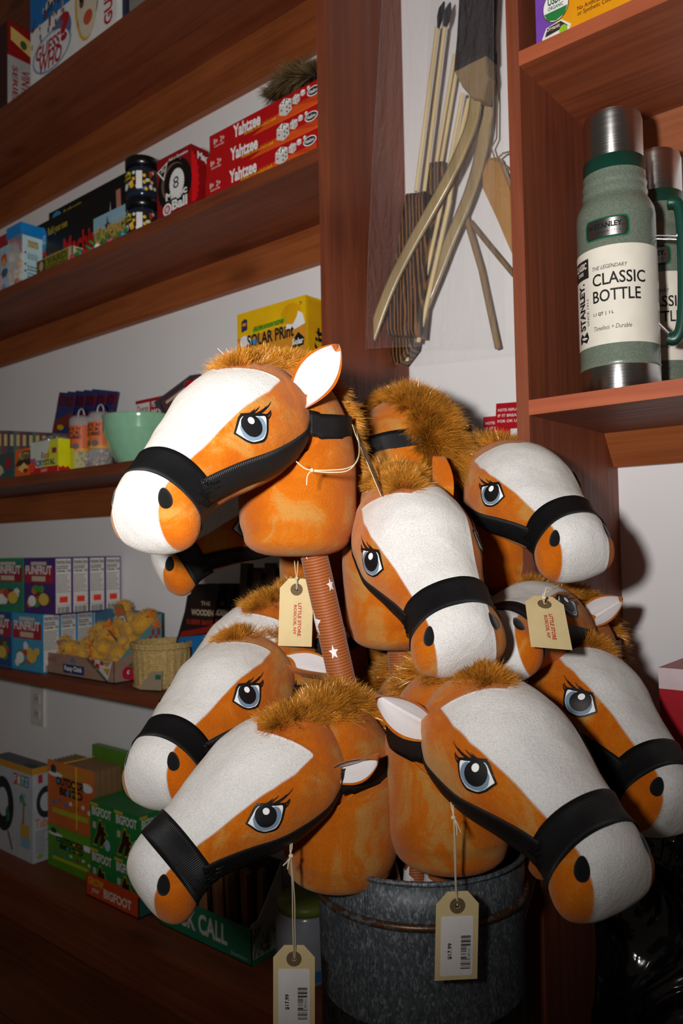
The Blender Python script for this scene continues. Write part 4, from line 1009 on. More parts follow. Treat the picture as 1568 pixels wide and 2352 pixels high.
def d_solar(m, F0, Rt, T):
    F = lambda u, v, off=0: F0(u, 1-(1-v)*.60, off)
    m.d_rect(F, 0, 0, 1, .70, K('#cf8a28'), .0004)
    for i in range(1, 6): m.d_rect(F, i/6-.003, 0, i/6+.003, .70, K('#dc9c40'), .0006)
    pts = [(.80+.15*(1 if i % 2 else .85)*math.cos(2*PI*i/32), .83+.13*(1 if i % 2 else .85)*math.sin(2*PI*i/32)) for i in range(32)]; m.d_poly(F, pts, K('#d79c08'), .0005)
    m.d_poly(F, [(.72, .66), (.74, .72), (.82, .70), (.88, .78), (.90, .84), (.96, .80), (.995, .68), (.85, .64)], WHT, .0009)
    m.d_poly(F, [(.04, .62), (.06, .70), (.12, .72), (.18, .68), (.22, .66), (.22, .60), (.08, .58)], WHT, .0009)
    m.d_poly(F, [(.24, .72), (.72, .76), (.72, .81), (.24, .77)], K('#7db51c'), .0009); m.d_text(F, 'DISCOVER OUTDOOR TOGETHER', .26, .738, .70, .79, INK, .0013)
    m.d_poly(F, [(.07, .76), (.16, .78), (.16, .90), (.12, .92), (.07, .89)], K('#22384e'), .0009); m.d_oval(F, .115, .85, .035, .02, K('#e87a1c'), .0013)
    m.d_text(F, 'SOLAR PRint', .16, .56, .84, .71, INK, .0016, .03); m.d_oval(F, .275, .612, .03, .035, K('#1a8fd0'), .002); m.d_text(F, 'Kit', .40, .42, .56, .53, INK, .0016, .03)
    m.d_poly(F, [(.80, .46), (.86, .56), (.90, .60), (.94, .56), (.98, .52), (.97, .44), (.82, .42)], INK, .0012); m.d_text(F, 'Solar', .82, .46, .97, .53, WHT, .0017, .03)
    m.d_text(F, '5+', .92, .90, .955, .945, INK, .001)
    m.d_rect(Rt, .10, .02, .9, .98, K('#d69e10'), .0004); m.d_text(Rt, 'Print Kit', .40, .18, .92, .80, INK, .0012, .03, rot=90); m.d_rect(Rt, .12, .40, .30, .58, K('#7db51c'), .0009)
carton('craft_kit', 'yellow and orange sun print kit box behind the top left horse', 'craft kit', -1.082, 1.08, Z3, .187, .055, .276, K('#e3b20c'), decor=d_solar, bevel=.004)

# --- fourth shelf
def d_juice(edge, art, seed):
    def f(m, F, Rt, T):
        rnd = random.Random(seed)
        m.d_rect(F, .03, .02, .97, .98, K(art), .0004); m.d_rect(F, .03, .55, .97, .82, K('#a02038' if seed % 2 else '#8c1e30'), .0006)
        m.d_text(F, 'FUNFRUT', .08, .70, .92, .86, K('#e0d4d0'), .0012, .035); m.d_rect(F, .25, .87, .75, .93, K('#c9b8a8'), .0008); m.d_rect(F, .28, .58, .72, .67, K('#c9b59a'), .0010)
        for i in range(9): blob(m, F, rnd.uniform(.15, .85), rnd.uniform(.12, .48), .09, .07, K(rnd.choice(('#c96a2c', '#e0dcd6', '#5c3a28', '#c33a2c', '#d8b04a', '#4a8a3a'))), .0010+i*.0001, i+seed)
        m.d_oval(F, .68, .26, .16, .11, K('#d9b24a'), .0022); m.d_oval(F, .30, .22, .13, .10, K('#ece8e2'), .0022)
        m.d_rect(Rt, .06, .02, .94, .98, K('#d6d2cc'), .0004); m.d_text(Rt, 'Nutrition Facts', .10, .90, .90, .955, INK, .0008); m.d_rect(Rt, .08, .885, .92, .892, INK, .0008)
        lines(m, Rt, .10, .80, .90, .87, 2, INK, seed); m.d_text(Rt, 'Calories  130', .10, .745, .9, .785, INK, .0008, .03); lines(m, Rt, .10, .42, .92, .72, 9, K('#6c6966'), seed+2, .4); m.d_rect(Rt, .08, .39, .92, .398, INK, .0008)
        if seed > 50: m.d_rect(Rt, .26, .20, .74, .31, K('#f0452a'), .0012); m.d_text(Rt, '4.29', .34, .23, .66, .285, K('#b02a1c'), .0016)
        m.d_rect(Rt, .06, .155, .94, .16, K(edge), .0009); barcode(m, Rt, .16, .02, .84, .13, seed, 16)
    return f
for i in range(4):
    carton('drink_mix_box', ['front', 'second', 'third', 'rear'][i]+' blue-edged drink mix box in the bottom row of the shelf', 'food box', -1.934, 1.041+i*.0475, Z4, .152, .047, .146, K('#2c8fbf'), decor=d_juice('#2c8fbf', '#3f93b8', 11), group='blue-edged drink mix boxes')
    carton('drink_mix_box', ['front', 'second', 'third', 'rear'][i]+' purple-edged drink mix box in the upper row', 'food box', -1.884, 1.046+i*.0475, Z4+.1465, .150, .047, .140, K('#4a2a78'), decor=d_juice('#4a2a78', '#4a2a70', 61), group='purple-edged drink mix boxes')
carton('drink_mix_box', 'green drink mix box at the left end of the upper row', 'food box', -2.05, 1.05, Z4+.1465, .165, .05, .140, K('#2c9a58'), decor=d_juice('#2c9a58', '#2c7a60', 20))
carton('drink_mix_box', 'dark blue drink mix box at the left end of the bottom row', 'food box', -2.10, 1.045, Z4, .165, .05, .146, K('#2c6fae'), decor=d_juice('#2c6fae', '#24487c', 33))

ct = empty('display_tray', (-1.725, 1.055, Z4+.0005)); tag(ct, 'printed card tray of plush chicks, with a red apple face on its corner', 'display tray')
CW, CD = .306, .135; cbm = wood('X', '#8a6a55', '#a9887a', .6, 'printed_wood_grain_card', False)
m = MB(); m.box(-CW/2, CW/2, 0, CD, 0, .002, cbm); m.box(-CW/2, CW/2, 0, .002, 0, .050, cbm); m.box(-CW/2, CW/2, CD-.002, CD, 0, .152, K('#3f6f8c'))
for sx, mt in ((-CW/2, cbm), (CW/2-.002, K('#5c8f92'))):
    vs = [(sx, 0, 0), (sx, CD, 0), (sx, CD, .152), (sx, .012, .050), (sx, 0, .050)]; v2 = [(a+.002, b, c) for a, b, c in vs]
    m.add(vs+v2, [(0, 1, 2, 3, 4)[::-1], (5, 6, 7, 8, 9), (0, 4, 9, 5), (4, 3, 8, 9), (3, 2, 7, 8), (2, 1, 6, 7), (1, 0, 5, 6)], mt)
F = rect_map((-CW/2, 0, 0), (CW, 0, 0), (0, 0, .050))
m.d_rect(F, .30, .14, .60, .56, K('#15346c'), .0008); m.d_text(F, 'Fuzzy Chick', .325, .20, .575, .50, WHT, .0014, .035)
m.d_poly(F, [(.62, .98), (.66, .98), (.93, .04), (.89, .04)], K('#2c5c4c'), .0012); m.d_poly(F, [(.68, .98), (.98, .98), (.92, .10)], K('#d3c9bf'), .0009)
for a, b in ((.70, .86), (.76, .70), (.82, .86)): m.d_rect(F, a, b-.1, a+.05, b+.1, K('#a8202a'), .0013)
m.d_poly(F, [(.84, .95), (.97, .95), (.91, .7)], K('#b58f2c'), .0014); m.d_poly(F, [(.86, .6), (.95, .65), (.92, .3)], K('#b58f2c'), .0014)
m.d_text(F, 'Farm Co', .05, .60, .20, .86, K('#9c3a36'), .001, .02); blob(m, F, .44, .76, .05, .14, K('#4a7f96'), .001, 8); m.d_oval(F, .44, .86, .012, .06, K('#b02a2a'), .0014)
Rt = rect_map((CW/2, 0, 0), (0, CD, 0), (0, 0, .152)); m.d_poly(Rt, [(0, .02), (.5, .02), (.5, .48), (.10, .33), (0, .33)], cbm, .0006)
m.d_oval(Rt, .26, .13, .11, .10, K('#b01e38'), .0012); m.d_oval(Rt, .42, .14, .11, .10, K('#9c1a34'), .0011); m.d_oval(Rt, .34, .10, .13, .09, K('#b8243c'), .0013); m.d_poly(Rt, [(.26, .24), (.34, .29), (.40, .24), (.34, .21)], K('#2f7a3a'), .0014)
for a in (.27, .41): m.d_oval(Rt, a, .14, .026, .03, WHT, .0018); m.d_oval(Rt, a+.008, .14, .012, .016, INK, .0022)
for i in range(4):
    for j in range(3):
        if (i+j) % 2: m.d_rect(Rt, .70+i*.06, .45+j*.10, .76+i*.06, .55+j*.10, K('#a8343c'), .0008)
m.build('tray', ct)

CHF = fur_mat('chick_down', '#b8862c', '#e0b04c', '#f0d088', .6, .2)
def chick_parts():
    t = empty('plush_chick'); rnd = random.Random(4); m = MB(); fm = felt('#d8a23a', 'chick_plush')
    m.ellip((0, 0, .022), (.030, .024, .022), fm); m.ellip((-.020, 0, .052), (.018, .017, .017), fm); m.ellip((.028, 0, .030), (.014, .012, .010), fm); m.build('body', t)
    def rows(tt, s, r):
        th = math.acos(1-2*r.random()); ph = r.random()*2*PI; n = Vector((math.sin(th)*math.cos(ph), math.sin(th)*math.sin(ph), math.cos(th)))
        if r.random() < .66: c, q = Vector((0, 0, .022)), Vector((.029, .023, .021))
        else: c, q = Vector((-.020, 0, .052)), Vector((.017, .016, .016))
        return c+Vector((n.x*q.x, n.y*q.y, n.z*q.z)), n, .0075
    m, a = fur(rows, 1500, CHF, .00045, 8, 3, 200); m.build('down', t, attrs=a)
    m = MB(); m.lathe([(.006, 0), (.004, .006), (.0005, .011)], K('#e07c1c'), 10); o = m.build('beak', t, (-.035, 0, .050), (0, R(-90), 0))
    m = MB()
    for sy in (1, -1): m.ellip((-.031, sy*.011, .057), (.0028, .0022, .0028), INK, 10, 8)
    m.build('eyes', t)
    m = MB()
    for sy in (1, -1):
        for a in (-.5, 0, .5): m.tube([(-.006, sy*.012, .003), (-.026, sy*.012+a*.016, .003)], .0022, K('#e0741c'), 6)
    m.build('feet', t)
    m = MB(); m.box(-.0005, .0005, -.014, .014, -.002, .046, K('#9c7a5c')); Rt = rect_map((.0005, -.014, -.002), (0, .028, 0), (0, 0, .048)); m.d_rect(Rt, .2, .55, .8, .8, K('#f0552a')); m.d_rect(Rt, .2, .15, .8, .42, WHT); barcode(m, Rt, .28, .2, .72, .38, 3, 8); m.build('card_tag', t, (.022, -.012, .02), (R(10), R(18), R(-70)))
    return t
ch0 = chick_parts()
CH = [(-1.842, 1.100, .046, 90, 0, 'leftmost plush chick, lying low at the front of the tray'), (-1.790, 1.096, .046, 150, 60, 'plush chick lying face down next to the leftmost one'), (-1.738, 1.098, .052, 200, 70, 'plush chick on its side behind the blue name plate'),
      (-1.682, 1.094, .052, 250, 100, 'plush chick with a card tag at the middle front of the tray'), (-1.632, 1.096, .058, 60, 75, 'plush chick hanging head down at the right front of the tray'), (-1.628, 1.135, .092, 30, 20, 'plush chick low against the sloping right side of the tray'),
      (-1.606, 1.158, .128, -20, 90, 'plush chick curled up at the top right, back of its head showing'), (-1.668, 1.155, .136, 75, 0, 'topmost plush chick, sitting upright in profile with one eye showing'), (-1.735, 1.15, .085, 150, 45, 'plush chick in the middle of the heap, orange feet up'),
      (-1.800, 1.14, .066, 240, 30, 'plush chick at the left of the heap, behind the front row'), (-1.690, 1.128, .092, 300, 120, 'plush chick upside down in the middle of the heap')]
for i, (x, y, z, a, tl, lb) in enumerate(CH):
    c = ch0 if i == 0 else copy_tree(ch0); e_ = Euler((R(tl), R(tl*.3), R(a-90))); off = e_.to_matrix()@Vector((0, 0, .030*1.12))
    c.location = Vector((x, y, Z4+z))-off; c.rotation_euler = e_; tag(c, lb, 'plush toy', 'plush chicks heaped in the card tray'); c.scale = (1.12,)*3
# woven basket
t = NT('woven_straw'); co = t.coords(); f = t.noise(co, 160, 3); t.l(t.ramp(f, (.3, lin('#a8894e')), (.7, lin('#cdb077'))), t.b.inputs['Base Color']); t.set(Roughness=.75, Specular_IOR_Level=.2); STRAW = t.m
m = MB(); nseg, nr = 192, 64; Hb = .088; vs = []
for j in range(nr+1):
    z = Hb*j/nr
    for i in range(nseg):
        a = 2*PI*i/nseg; stave = math.cos(a*24); row = int(j/nr*16)
        w_ = .0013*abs(math.sin(PI*j/nr*16))+.0012*stave*(1 if (int(i/nseg*48)+row) % 2 else -1)*.0+ .0016*max(0, stave)
        r_ = .058+.006*(j/nr)+w_*(1 if .12 < j/nr < .86 else .5)
        vs.append((r_*math.cos(a), r_*math.sin(a), z))
m.add(vs, [(j*nseg+i, j*nseg+(i+1) % nseg, (j+1)*nseg+(i+1) % nseg, (j+1)*nseg+i) for j in range(nr) for i in range(nseg)], STRAW, True)
m.lathe([(.060, Hb), (.056, .01), (0, .006)], STRAW, 48); m.lathe([(0, 0), (.058, 0)], STRAW, 48)
bs = m.build('woven_basket', loc=(-1.462, 1.105, Z4+.0005)); tag(bs, 'small round woven straw basket at the end of the chick tray', 'basket')
m = MB()
for k_, zz in ((0, Hb+.001), (1, Hb+.007)): m.tube([((.0655+.001*k_)*math.cos(q*2*PI/96), (.0655+.001*k_)*math.sin(q*2*PI/96), zz+.0012*math.sin(q*PI/96*60)) for q in range(97)], .0042, STRAW, 8, False)
m.build('braided_rim', bs)
m = MB(); m.tube([((.0605)*math.cos(q*2*PI/96), (.0605)*math.sin(q*2*PI/96), .005) for q in range(97)], .004, STRAW, 8, False); m.build('braided_foot', bs)
m = MB(); F = rect_map((.012, -.071, .003), (.052, .020, 0), (-.004, .006, .040)); m.d_poly(F, [(0, 0), (1, 0), (1, 1), (.55, .95), (.25, .5)], K('#9a8a72', r=.2), 0); m.d_rect(F, .7, .55, .95, .8, K('#26604a'), .0005)
m.build('paper_tag', bs)
# toy sacks and wooden pieces behind the basket
def d_gun(m, F, Rt, T): pass
for i in range(3):
    m = MB(); x0 = -1.405+i*.022; vs = [(-.075, 0, 0), (.05, 0, 0), (.075, 0, .19), (-.0, 0, .19), (-.018, 0, .150)]
    pts = [(0, 0), (.66, 0), (1, 1), (.50, 1), (.44, .9), (.38, .88), (.34, .72)]
    W_, H_ = .17, .225; mp0 = lambda u, v, off=0: Vector((-.085+W_*u, -off, H_*v)); 
    V = [mp0(*p) for p in pts]; V2 = [v+Vector((0, .004, 0)) for v in V]; n = len(V)
    m.add(V+V2, [tuple(range(n)), tuple(reversed(range(n, 2*n)))]+[(j, j+n, (j+1) % n+n, (j+1) % n) for j in range(n)], K('#231310'))
    m.d_poly(mp0, [(0, 0), (.20, .0), (.90, .46), (.88, .52), (.26, .46)], K('#1c6fae'), .0007); m.d_poly(mp0, [(.26, .46), (.88, .54), (.90, .60), (.30, .52)], K('#8c2018'), .0009)
    m.d_oval(mp0, .40, .33, .13, .10, K('#2a1210'), .0011); m.d_poly(mp0, [(.20, 0), (.66, 0), (.86, .42)], K('#8c7860'), .0009)
    m.d_text(mp0, 'WOODEN', .48, .69, .90, .75, K('#b9a48c'), .0011, .03); m.d_text(mp0, 'THE', .66, .79, .84, .83, K('#b9a48c'), .0011); m.d_text(mp0, 'RUBBER BAND', .40, .60, .90, .65, K('#9c2a1c'), .0012, .03)
    o = m.build('toy_card', loc=(x0, 1.135+.02*i, Z4+.0006), rot=(R(-4), 0, R(2))); tag(o, 'dark brown and blue cut-out card of a wooden toy, leaning beside the basket', 'toy', 'brown and blue toy cards by the basket')
WG = wood('Z', '#2c1d12', '#6d5238', .6, 'grey_brown_board', False)
for i in range(7):
    m = MB(); m.box(-.011, .011, 0, .018, 0, .27-.01*(i % 3), WG); o = m.build('wooden_slat_toy', loc=(-1.275+i*.025, 1.16+.012*(i % 2), Z4+.0006), rot=(R(-2), R(3-i), 0), bevel=.001)
    tag(o, 'upright brown wooden slat between the toy cards and the horses', 'wooden toy', 'upright wooden slats at the end of the chick shelf')

# --- bottom shelf
def d_tube(m, F, Rt, T):
    m.d_rect(F, 0, .93, 1, 1, K('#c98f2c')); m.d_rect(Rt, 0, .93, 1, 1, K('#c98f2c'))
    for i, c in enumerate(('#b8304a', '#c8902c', '#4a9a8c', '#2c7ab0')):
        m.d_rect(F, .56+i*.09, .78, .64+i*.09, .90, K(c), .0008); m.d_text(F, 'FITZ'[i], .575+i*.09, .80, .625+i*.09, .88, WHT, .0012, .03)
    m.d_tri(F, [(.76, .36), (.80, .36), (.82, .64), (.79, .64)], K('#8c6a4c'), .0008)
    for a in range(7): an = R(20+a*45); m.d_poly(F, [(.80, .64), (.80+.10*math.cos(an), .64+.07*math.sin(an)+.01), (.80+.11*math.cos(an+.4), .63+.06*math.sin(an+.4))], K('#2f8a6a'), .0010)
    m.d_rect(F, .72, .24, .92, .38, K('#c9a23c'), .0009); m.d_rect(F, .74, .14, .94, .24, K('#7fb0c8'), .0009)
    m.d_oval(F, .30, .52, .26, .30, K('#1f2a2c'), .0008, 28); m.d_oval(F, .30, .54, .13, .16, K('#c2c8cc'), .001, 24); blob(m, F, .10, .55, .1, .14, K('#8c1e24'), .0012, 4); blob(m, F, .42, .42, .05, .08, K('#2f6a4a'), .0012, 6)
    m.d_poly(F, [(.40, .24), (.44, .24), (.54, .06), (.51, .05)], K('#7a3a3a'), .001)
    m.d_rect(Rt, .30, .83, .55, .92, K('#b8304a'), .0008); m.d_oval(Rt, .75, .62, .55, .17, K('#2a3436'), .0008, 28); m.d_oval(Rt, .75, .62, .34, .10, K('#c2c8cc'), .001, 24)
    m.d_text(Rt, 'Tube', .12, .36, .98, .46, K('#d07a34'), .0012, .02); lines(m, Rt, .15, .10, .9, .34, 9, K('#8a8c90'), 6); m.d_oval(Rt, .4, .06, .2, .03, K('#8fae5c'), .0012)
    m.d_rect(T, 0, 0, 1, 1, K('#4c5254'), .0004); m.d_oval(T, .85, .3, .12, .25, K('#191c1e'), .0008)
carton('pool_tube_box', 'large white box of a pool float at the left of the bottom shelf', 'toy box', -2.085, 1.077, Z5, .222, .05, .243, K('#b9bec4'), decor=d_tube)
def d_bingo(m, F, Rt, T, bg='#c8642c', g='#d88a3c'):
    m.d_rect(F, 0, .78, 1, 1, K(g), .0004); m.d_oval(F, .18, .80, .16, .04, WHT, .0006); m.d_oval(F, .86, .72, .13, .07, WHT, .0006)
    m.d_poly(F, [(.08, .82), (.2, .82), (.2, .92), (.14, .95), (.08, .92)], K('#22384e'), .0009); m.d_text(F, 'DISCOVER TOGETHER', .3, .82, .8, .86, K('#8fb02c'), .0009)
    m.d_text(F, 'OUTDOOR', .20, .64, .82, .78, INK, .0012, .05); m.d_text(F, 'BINGO', .28, .50, .78, .63, INK, .0012, .05)
    rnd = random.Random(2)
    for u, v, c in ((.26, .71, '#2c8fc8'), (.60, .71, '#d8b02c'), (.70, .71, '#c8382c'), (.46, .56, '#2c8fc8'), (.66, .56, '#d8982c'), (.55, .56, '#4c9a3c')): m.d_oval(F, u, v, .032, .03, K(c), .0018)
    for i in range(7): blob(m, F, .14+.13*i, .36+.05*(i % 2), .035, .035, K(rnd.choice(('#3a7ab0', '#8c2a24', '#d8d6d0', '#2c6a3c'))), .0012, i)
    m.d_rect(F, .12, .20, .90, .28, K('#a8b02c'), .0010)
def bingo(label, dz, h, green=False):
    t = empty('travel_game', (-1.843, 1.105, Z5+.0005+dz), (0, 0, R(1.5))); tag(t, label, 'game', 'outdoor bingo packs')
    n = 16 if not green else 1
    m = MB(); m.box(-.101, .101, 0, .003, 0, h, K('#4f8a1c' if green else '#c8642c')); F = rect_map((-.101, 0, 0), (.202, 0, 0), (0, 0, h)); d_bingo(m, F, None, None, '#4f8a1c' if green else '#c8642c', '#5f9a24' if green else '#d07a34'); m.build('front_card', t, bevel=.0008)
    m = MB(); cbm2 = K('#8f6e4a')
    for i in range(14): m.box(-.099+.001*(i % 2), .099-.0015*(i % 3), .005+i*.0058, .0088+i*.0058, .002, h-.003-.0025*(i % 2), cbm2)
    m.build('board_stack', t)
    if not green: m = MB(); m.tube([(-.025, -.001, h+.001), (-.02, .045, h+.0005), (-.02, .085, h+.0005)], .0018, K('#d8b02c'), 6); m.tube([(.03, -.002, h), (.034, -.003, h*.5), (.034, -.003, .01)], .0014, K('#d8b02c'), 6); m.build('rubber_band', t)
bingo('lower green pack of outdoor bingo boards', 0, .105, True)
bingo('upper orange pack of outdoor bingo boards held by a yellow rubber band', .106, .162)
carton('travel_game', 'green-backed pack just showing behind the orange bingo pack', 'game', -1.80, 1.205, Z5, .2, .02, .292, K('#5f8f2c'))
def d_big(m, F, Rt, T):
    for mp in (F, Rt):
        m.d_text(mp, 'BIGFOOT', .10, .70, .92, .90, K('#d6d3c8'), .0012, .035); m.d_rect(mp, .02, .91, .36, .97, K('#c8a22c'), .0008)
        for q, c in ((1.0, '#a8a82c'), (.88, '#33180e')):
            P = [(.42, .66), (.50, .64), (.54, .52), (.66, .56), (.64, .44), (.80, .36), (.66, .32), (.74, .20), (.62, .14), (.56, .04), (.44, .04), (.50, .30), (.40, .20), (.30, .04), (.12, .04), (.20, .20), (.30, .34), (.34, .52)]
            m.d_poly(mp, [(.45+(a-.45)*q, .34+(b-.34)*q) for a, b in P], K(c), .0009+(1-q)*.003)
        m.d_rect(mp, .14, .42, .28, .56, K('#b8b59c'), .0014); m.d_oval(mp, .76, .14, .12, .12, K('#9cc0c4'), .0014)
for i in range(2):
    for j in range(2):
        for k_ in range(2):
            carton('figure_box', ['lower', 'upper'][k_]+(' left' if i == 0 else ' right')+[' front', ' rear'][j]+' green box of the small figure packs in the red tray', 'toy box', -1.657+i*.098, 1.075+j*.062, Z5+.0035+k_*.1065, .096, .060, .106, K('#1f7a3a'), decor=d_big, group='green figure boxes in the red tray')
ft_ = empty('display_tray', (-1.60, 1.062, Z5+.0005)); tag(ft_, 'orange-red tray under the green figure boxes', 'display tray')
m = MB(); rd = K('#c0411c'); m.box(-.103, .103, 0, .145, 0, .0025, rd); m.box(-.103, .103, 0, .002, 0, .052, rd); m.box(.101, .103, 0, .145, 0, .046, K('#2a5c50')); m.box(-.103, -.101, 0, .145, 0, .046, rd)
F = rect_map((-.103, 0, 0), (.206, 0, 0), (0, 0, .052)); m.d_text(F, 'GROW', .05, .55, .36, .90, K('#d89a2c'), .001, .04); m.d_text(F, 'BIGFOOT', .36, .22, .88, .62, K('#d6c9b8'), .001, .035); m.d_text(F, 'your', .12, .2, .28, .44, K('#d6c9b8'), .001, .01, .3)
m.build('tray', ft_)
dk = empty('display_tray', (-1.302, 1.08, Z5+.0005)); tag(dk, 'green open display box of wooden duck calls on the bottom shelf', 'display tray')
DW, DD, DH = .288, .088, .082; gr, dw_ = K('#1c6a4c'), K('#a8a8a0')
m = MB(); m.box(-DW/2, DW/2, 0, DD, 0, .002, gr); m.box(-DW/2, DW/2, 0, .002, 0, DH-.012, gr); m.box(-DW/2, DW/2, DD-.002, DD, 0, .175, K('#2a1c12'))
for sx, mt in ((-DW/2, gr), (DW/2-.002, dw_)):
    vs = [(sx, 0, 0), (sx, DD, 0), (sx, DD, .175), (sx, .02, .082), (sx, 0, .078)]; v2 = [(a+.002, b, c) for a, b, c in vs]
    m.add(vs+v2, [(0, 1, 2, 3, 4)[::-1], (5, 6, 7, 8, 9), (0, 4, 9, 5), (4, 3, 8, 9), (3, 2, 7, 8), (2, 1, 6, 7), (1, 0, 5, 6)], mt)
F = rect_map((-DW/2, 0, 0), (DW, 0, 0), (0, 0, DH-.012)); m.d_text(F, 'DUCK CALL', .05, .26, .76, .84, K('#b9b6ac'), .001, .03); m.d_text(F, 'hunting', .80, .08, .96, .20, K('#8fa89a'), .001)
Rt = rect_map((DW/2, 0, 0), (0, DD, 0), (0, 0, .175)); rnd = random.Random(8)
m.d_rect(Rt, 0, .0, 1, .06, gr, .0005)
for i in range(60):
    a, b = rnd.random()*.95, rnd.random()*.30+.05; m.d_poly(Rt, [(a, b), (a+.03, b+.02), (a+.02, b+.06), (a-.01, b+.04)], K(rnd.choice(('#3a6a34', '#6a8a3c', '#2c4a2c'))), .0009)
m.build('tray', dk)
for i in range(12):
    m = MB(); m.box(-.009, .009, -.006, .006, 0, .150+.004*(i % 3), wood('Z', '#5e3a1e', '#9a6a3c', .5, 'duck_call_wood', False) if i == 0 else DUCKW, None)
    if i == 0: DUCKW = m.mats[0]
    o = m.build('duck_call', loc=(-1.425+.022*i, 1.115+.018*(i % 2), Z5+.003), rot=(0, R(-3+1.2*(i % 4)), R(10*i)), bevel=.0015); tag(o, 'brown wooden duck call standing in the green display box', 'duck call', 'wooden duck calls in the green box')
m = MB(); m.lathe([(0, 0), (.055, 0), (.058, .01), (.058, .10), (.050, .115), (.050, .125), (0, .125)], K('#8d8f96', r=.2, s=.6), 40)
jt = m.build('plastic_tub', loc=(-1.06, 1.13, Z5+.0005)); tag(jt, 'clear round tub with a green lid on the shelf behind the bucket', 'tub')
m = MB(); m.lathe([(.05, .124), (.0535, .124), (.0535, .142), (0, .142)], K('#6f7a2c'), 40); m.build('lid', jt)
m = MB(); m.lathe([(.0585, .01), (.0585, .030)], K('#2c6aa0'), 40, a0=R(-170), a1=R(-20)); m.build('label_band', jt)
# ---------------------------------------------------------------- right shelves
def d_cereal(m, F, Rt, T):
    m.d_poly(F, [(.13, .035), (1, .035), (1, 1), (.13, 1)], K('#e09410'), .0004)
    m.d_oval(F, .135, .185, .085, .075, K('#5c3a1c'), .0009, 28); m.d_oval(F, .135, .185, .080, .070, WHT, .0011, 28); m.d_poly(F, [(.06, .165), (.21, .165), (.19, .13), (.135, .116), (.08, .13)], K('#2c7a3c'), .0013)
    m.d_text(F, 'USDA', .085, .195, .185, .235, K('#2c5a34'), .0015, .03); m.d_text(F, 'ORGANIC', .085, .172, .185, .19, K('#2c5a34'), .0015)
    m.d_poly(F, [(.04, .055), (.07, .10), (.17, .11), (.23, .07), (.20, .025), (.07, .02)], K('#e0dcd6'), .0012); m.d_poly(F, [(.06, .06), (.08, .098), (.165, .104), (.21, .07)], K('#33302c'), .0014); m.d_oval(F, .18, .058, .026, .024, K('#8fb52c'), .0017); m.d_rect(F, .075, .026, .165, .06, K('#d8d4cc'), .0016)
    m.d_text(F, 'Organic', .07, .075, .16, .098, K('#d9cdb0'), .0018); 
    m.d_text(F, 'Honey', .36, .17, .92, .30, K('#2c1420'), .0012, .03); m.d_text(F, 'No Artificial Flavors\nor Synthetic Colors', .27, .085, .50, .135, K('#5c3414'), .0012, .01); m.d_rect(F, .525, .08, .53, .14, K('#5c3414'), .0012); m.d_text(F, 'No High Fructose\nCorn Syrup', .56, .095, .78, .145, K('#5c3414'), .0012, .01)
carton('cereal_box', 'orange and purple cereal box on the board above the flasks', 'cereal box', -.352, .965, ZR[0], .215, .06, .29, K('#7446a8'), decor=d_cereal)

def steel():
    t = NT('brushed_steel'); sc = t.coords((6, 6, 900)); n = t.noise(sc, 1.0, 2); t.l(t.ramp(n, (.3, .26), (.7, .36)), t.b.inputs['Roughness']); tg = t.n('ShaderNodeTangent', direction_type='RADIAL', axis='Z'); t.l(tg.outputs[0], t.b.inputs['Tangent'])
    t.set(Base_Color=(.62, .60, .58, 1), Metallic=1.0, Anisotropic=.85, Anisotropic_Rotation=.25); t.bump(n, .06, .0003); return t.m
STEEL = steel()
def hammer():
    t = NT('hammertone_green_enamel'); n = t.noise(t.coords(), 420, 2); t.l(t.ramp(n, (.3, lin('#5c675a')), (.7, lin('#70796c'))), t.b.inputs['Base Color']); t.set(Roughness=.32, Specular_IOR_Level=.6, Coat_Weight=.3, Coat_Roughness=.12); t.bump(n, .25, .0006); return t.m
HAM = hammer(); DG = K('#0d3a2e', r=.35, s=.5); CRM = K('#d9d2c4', r=.4)
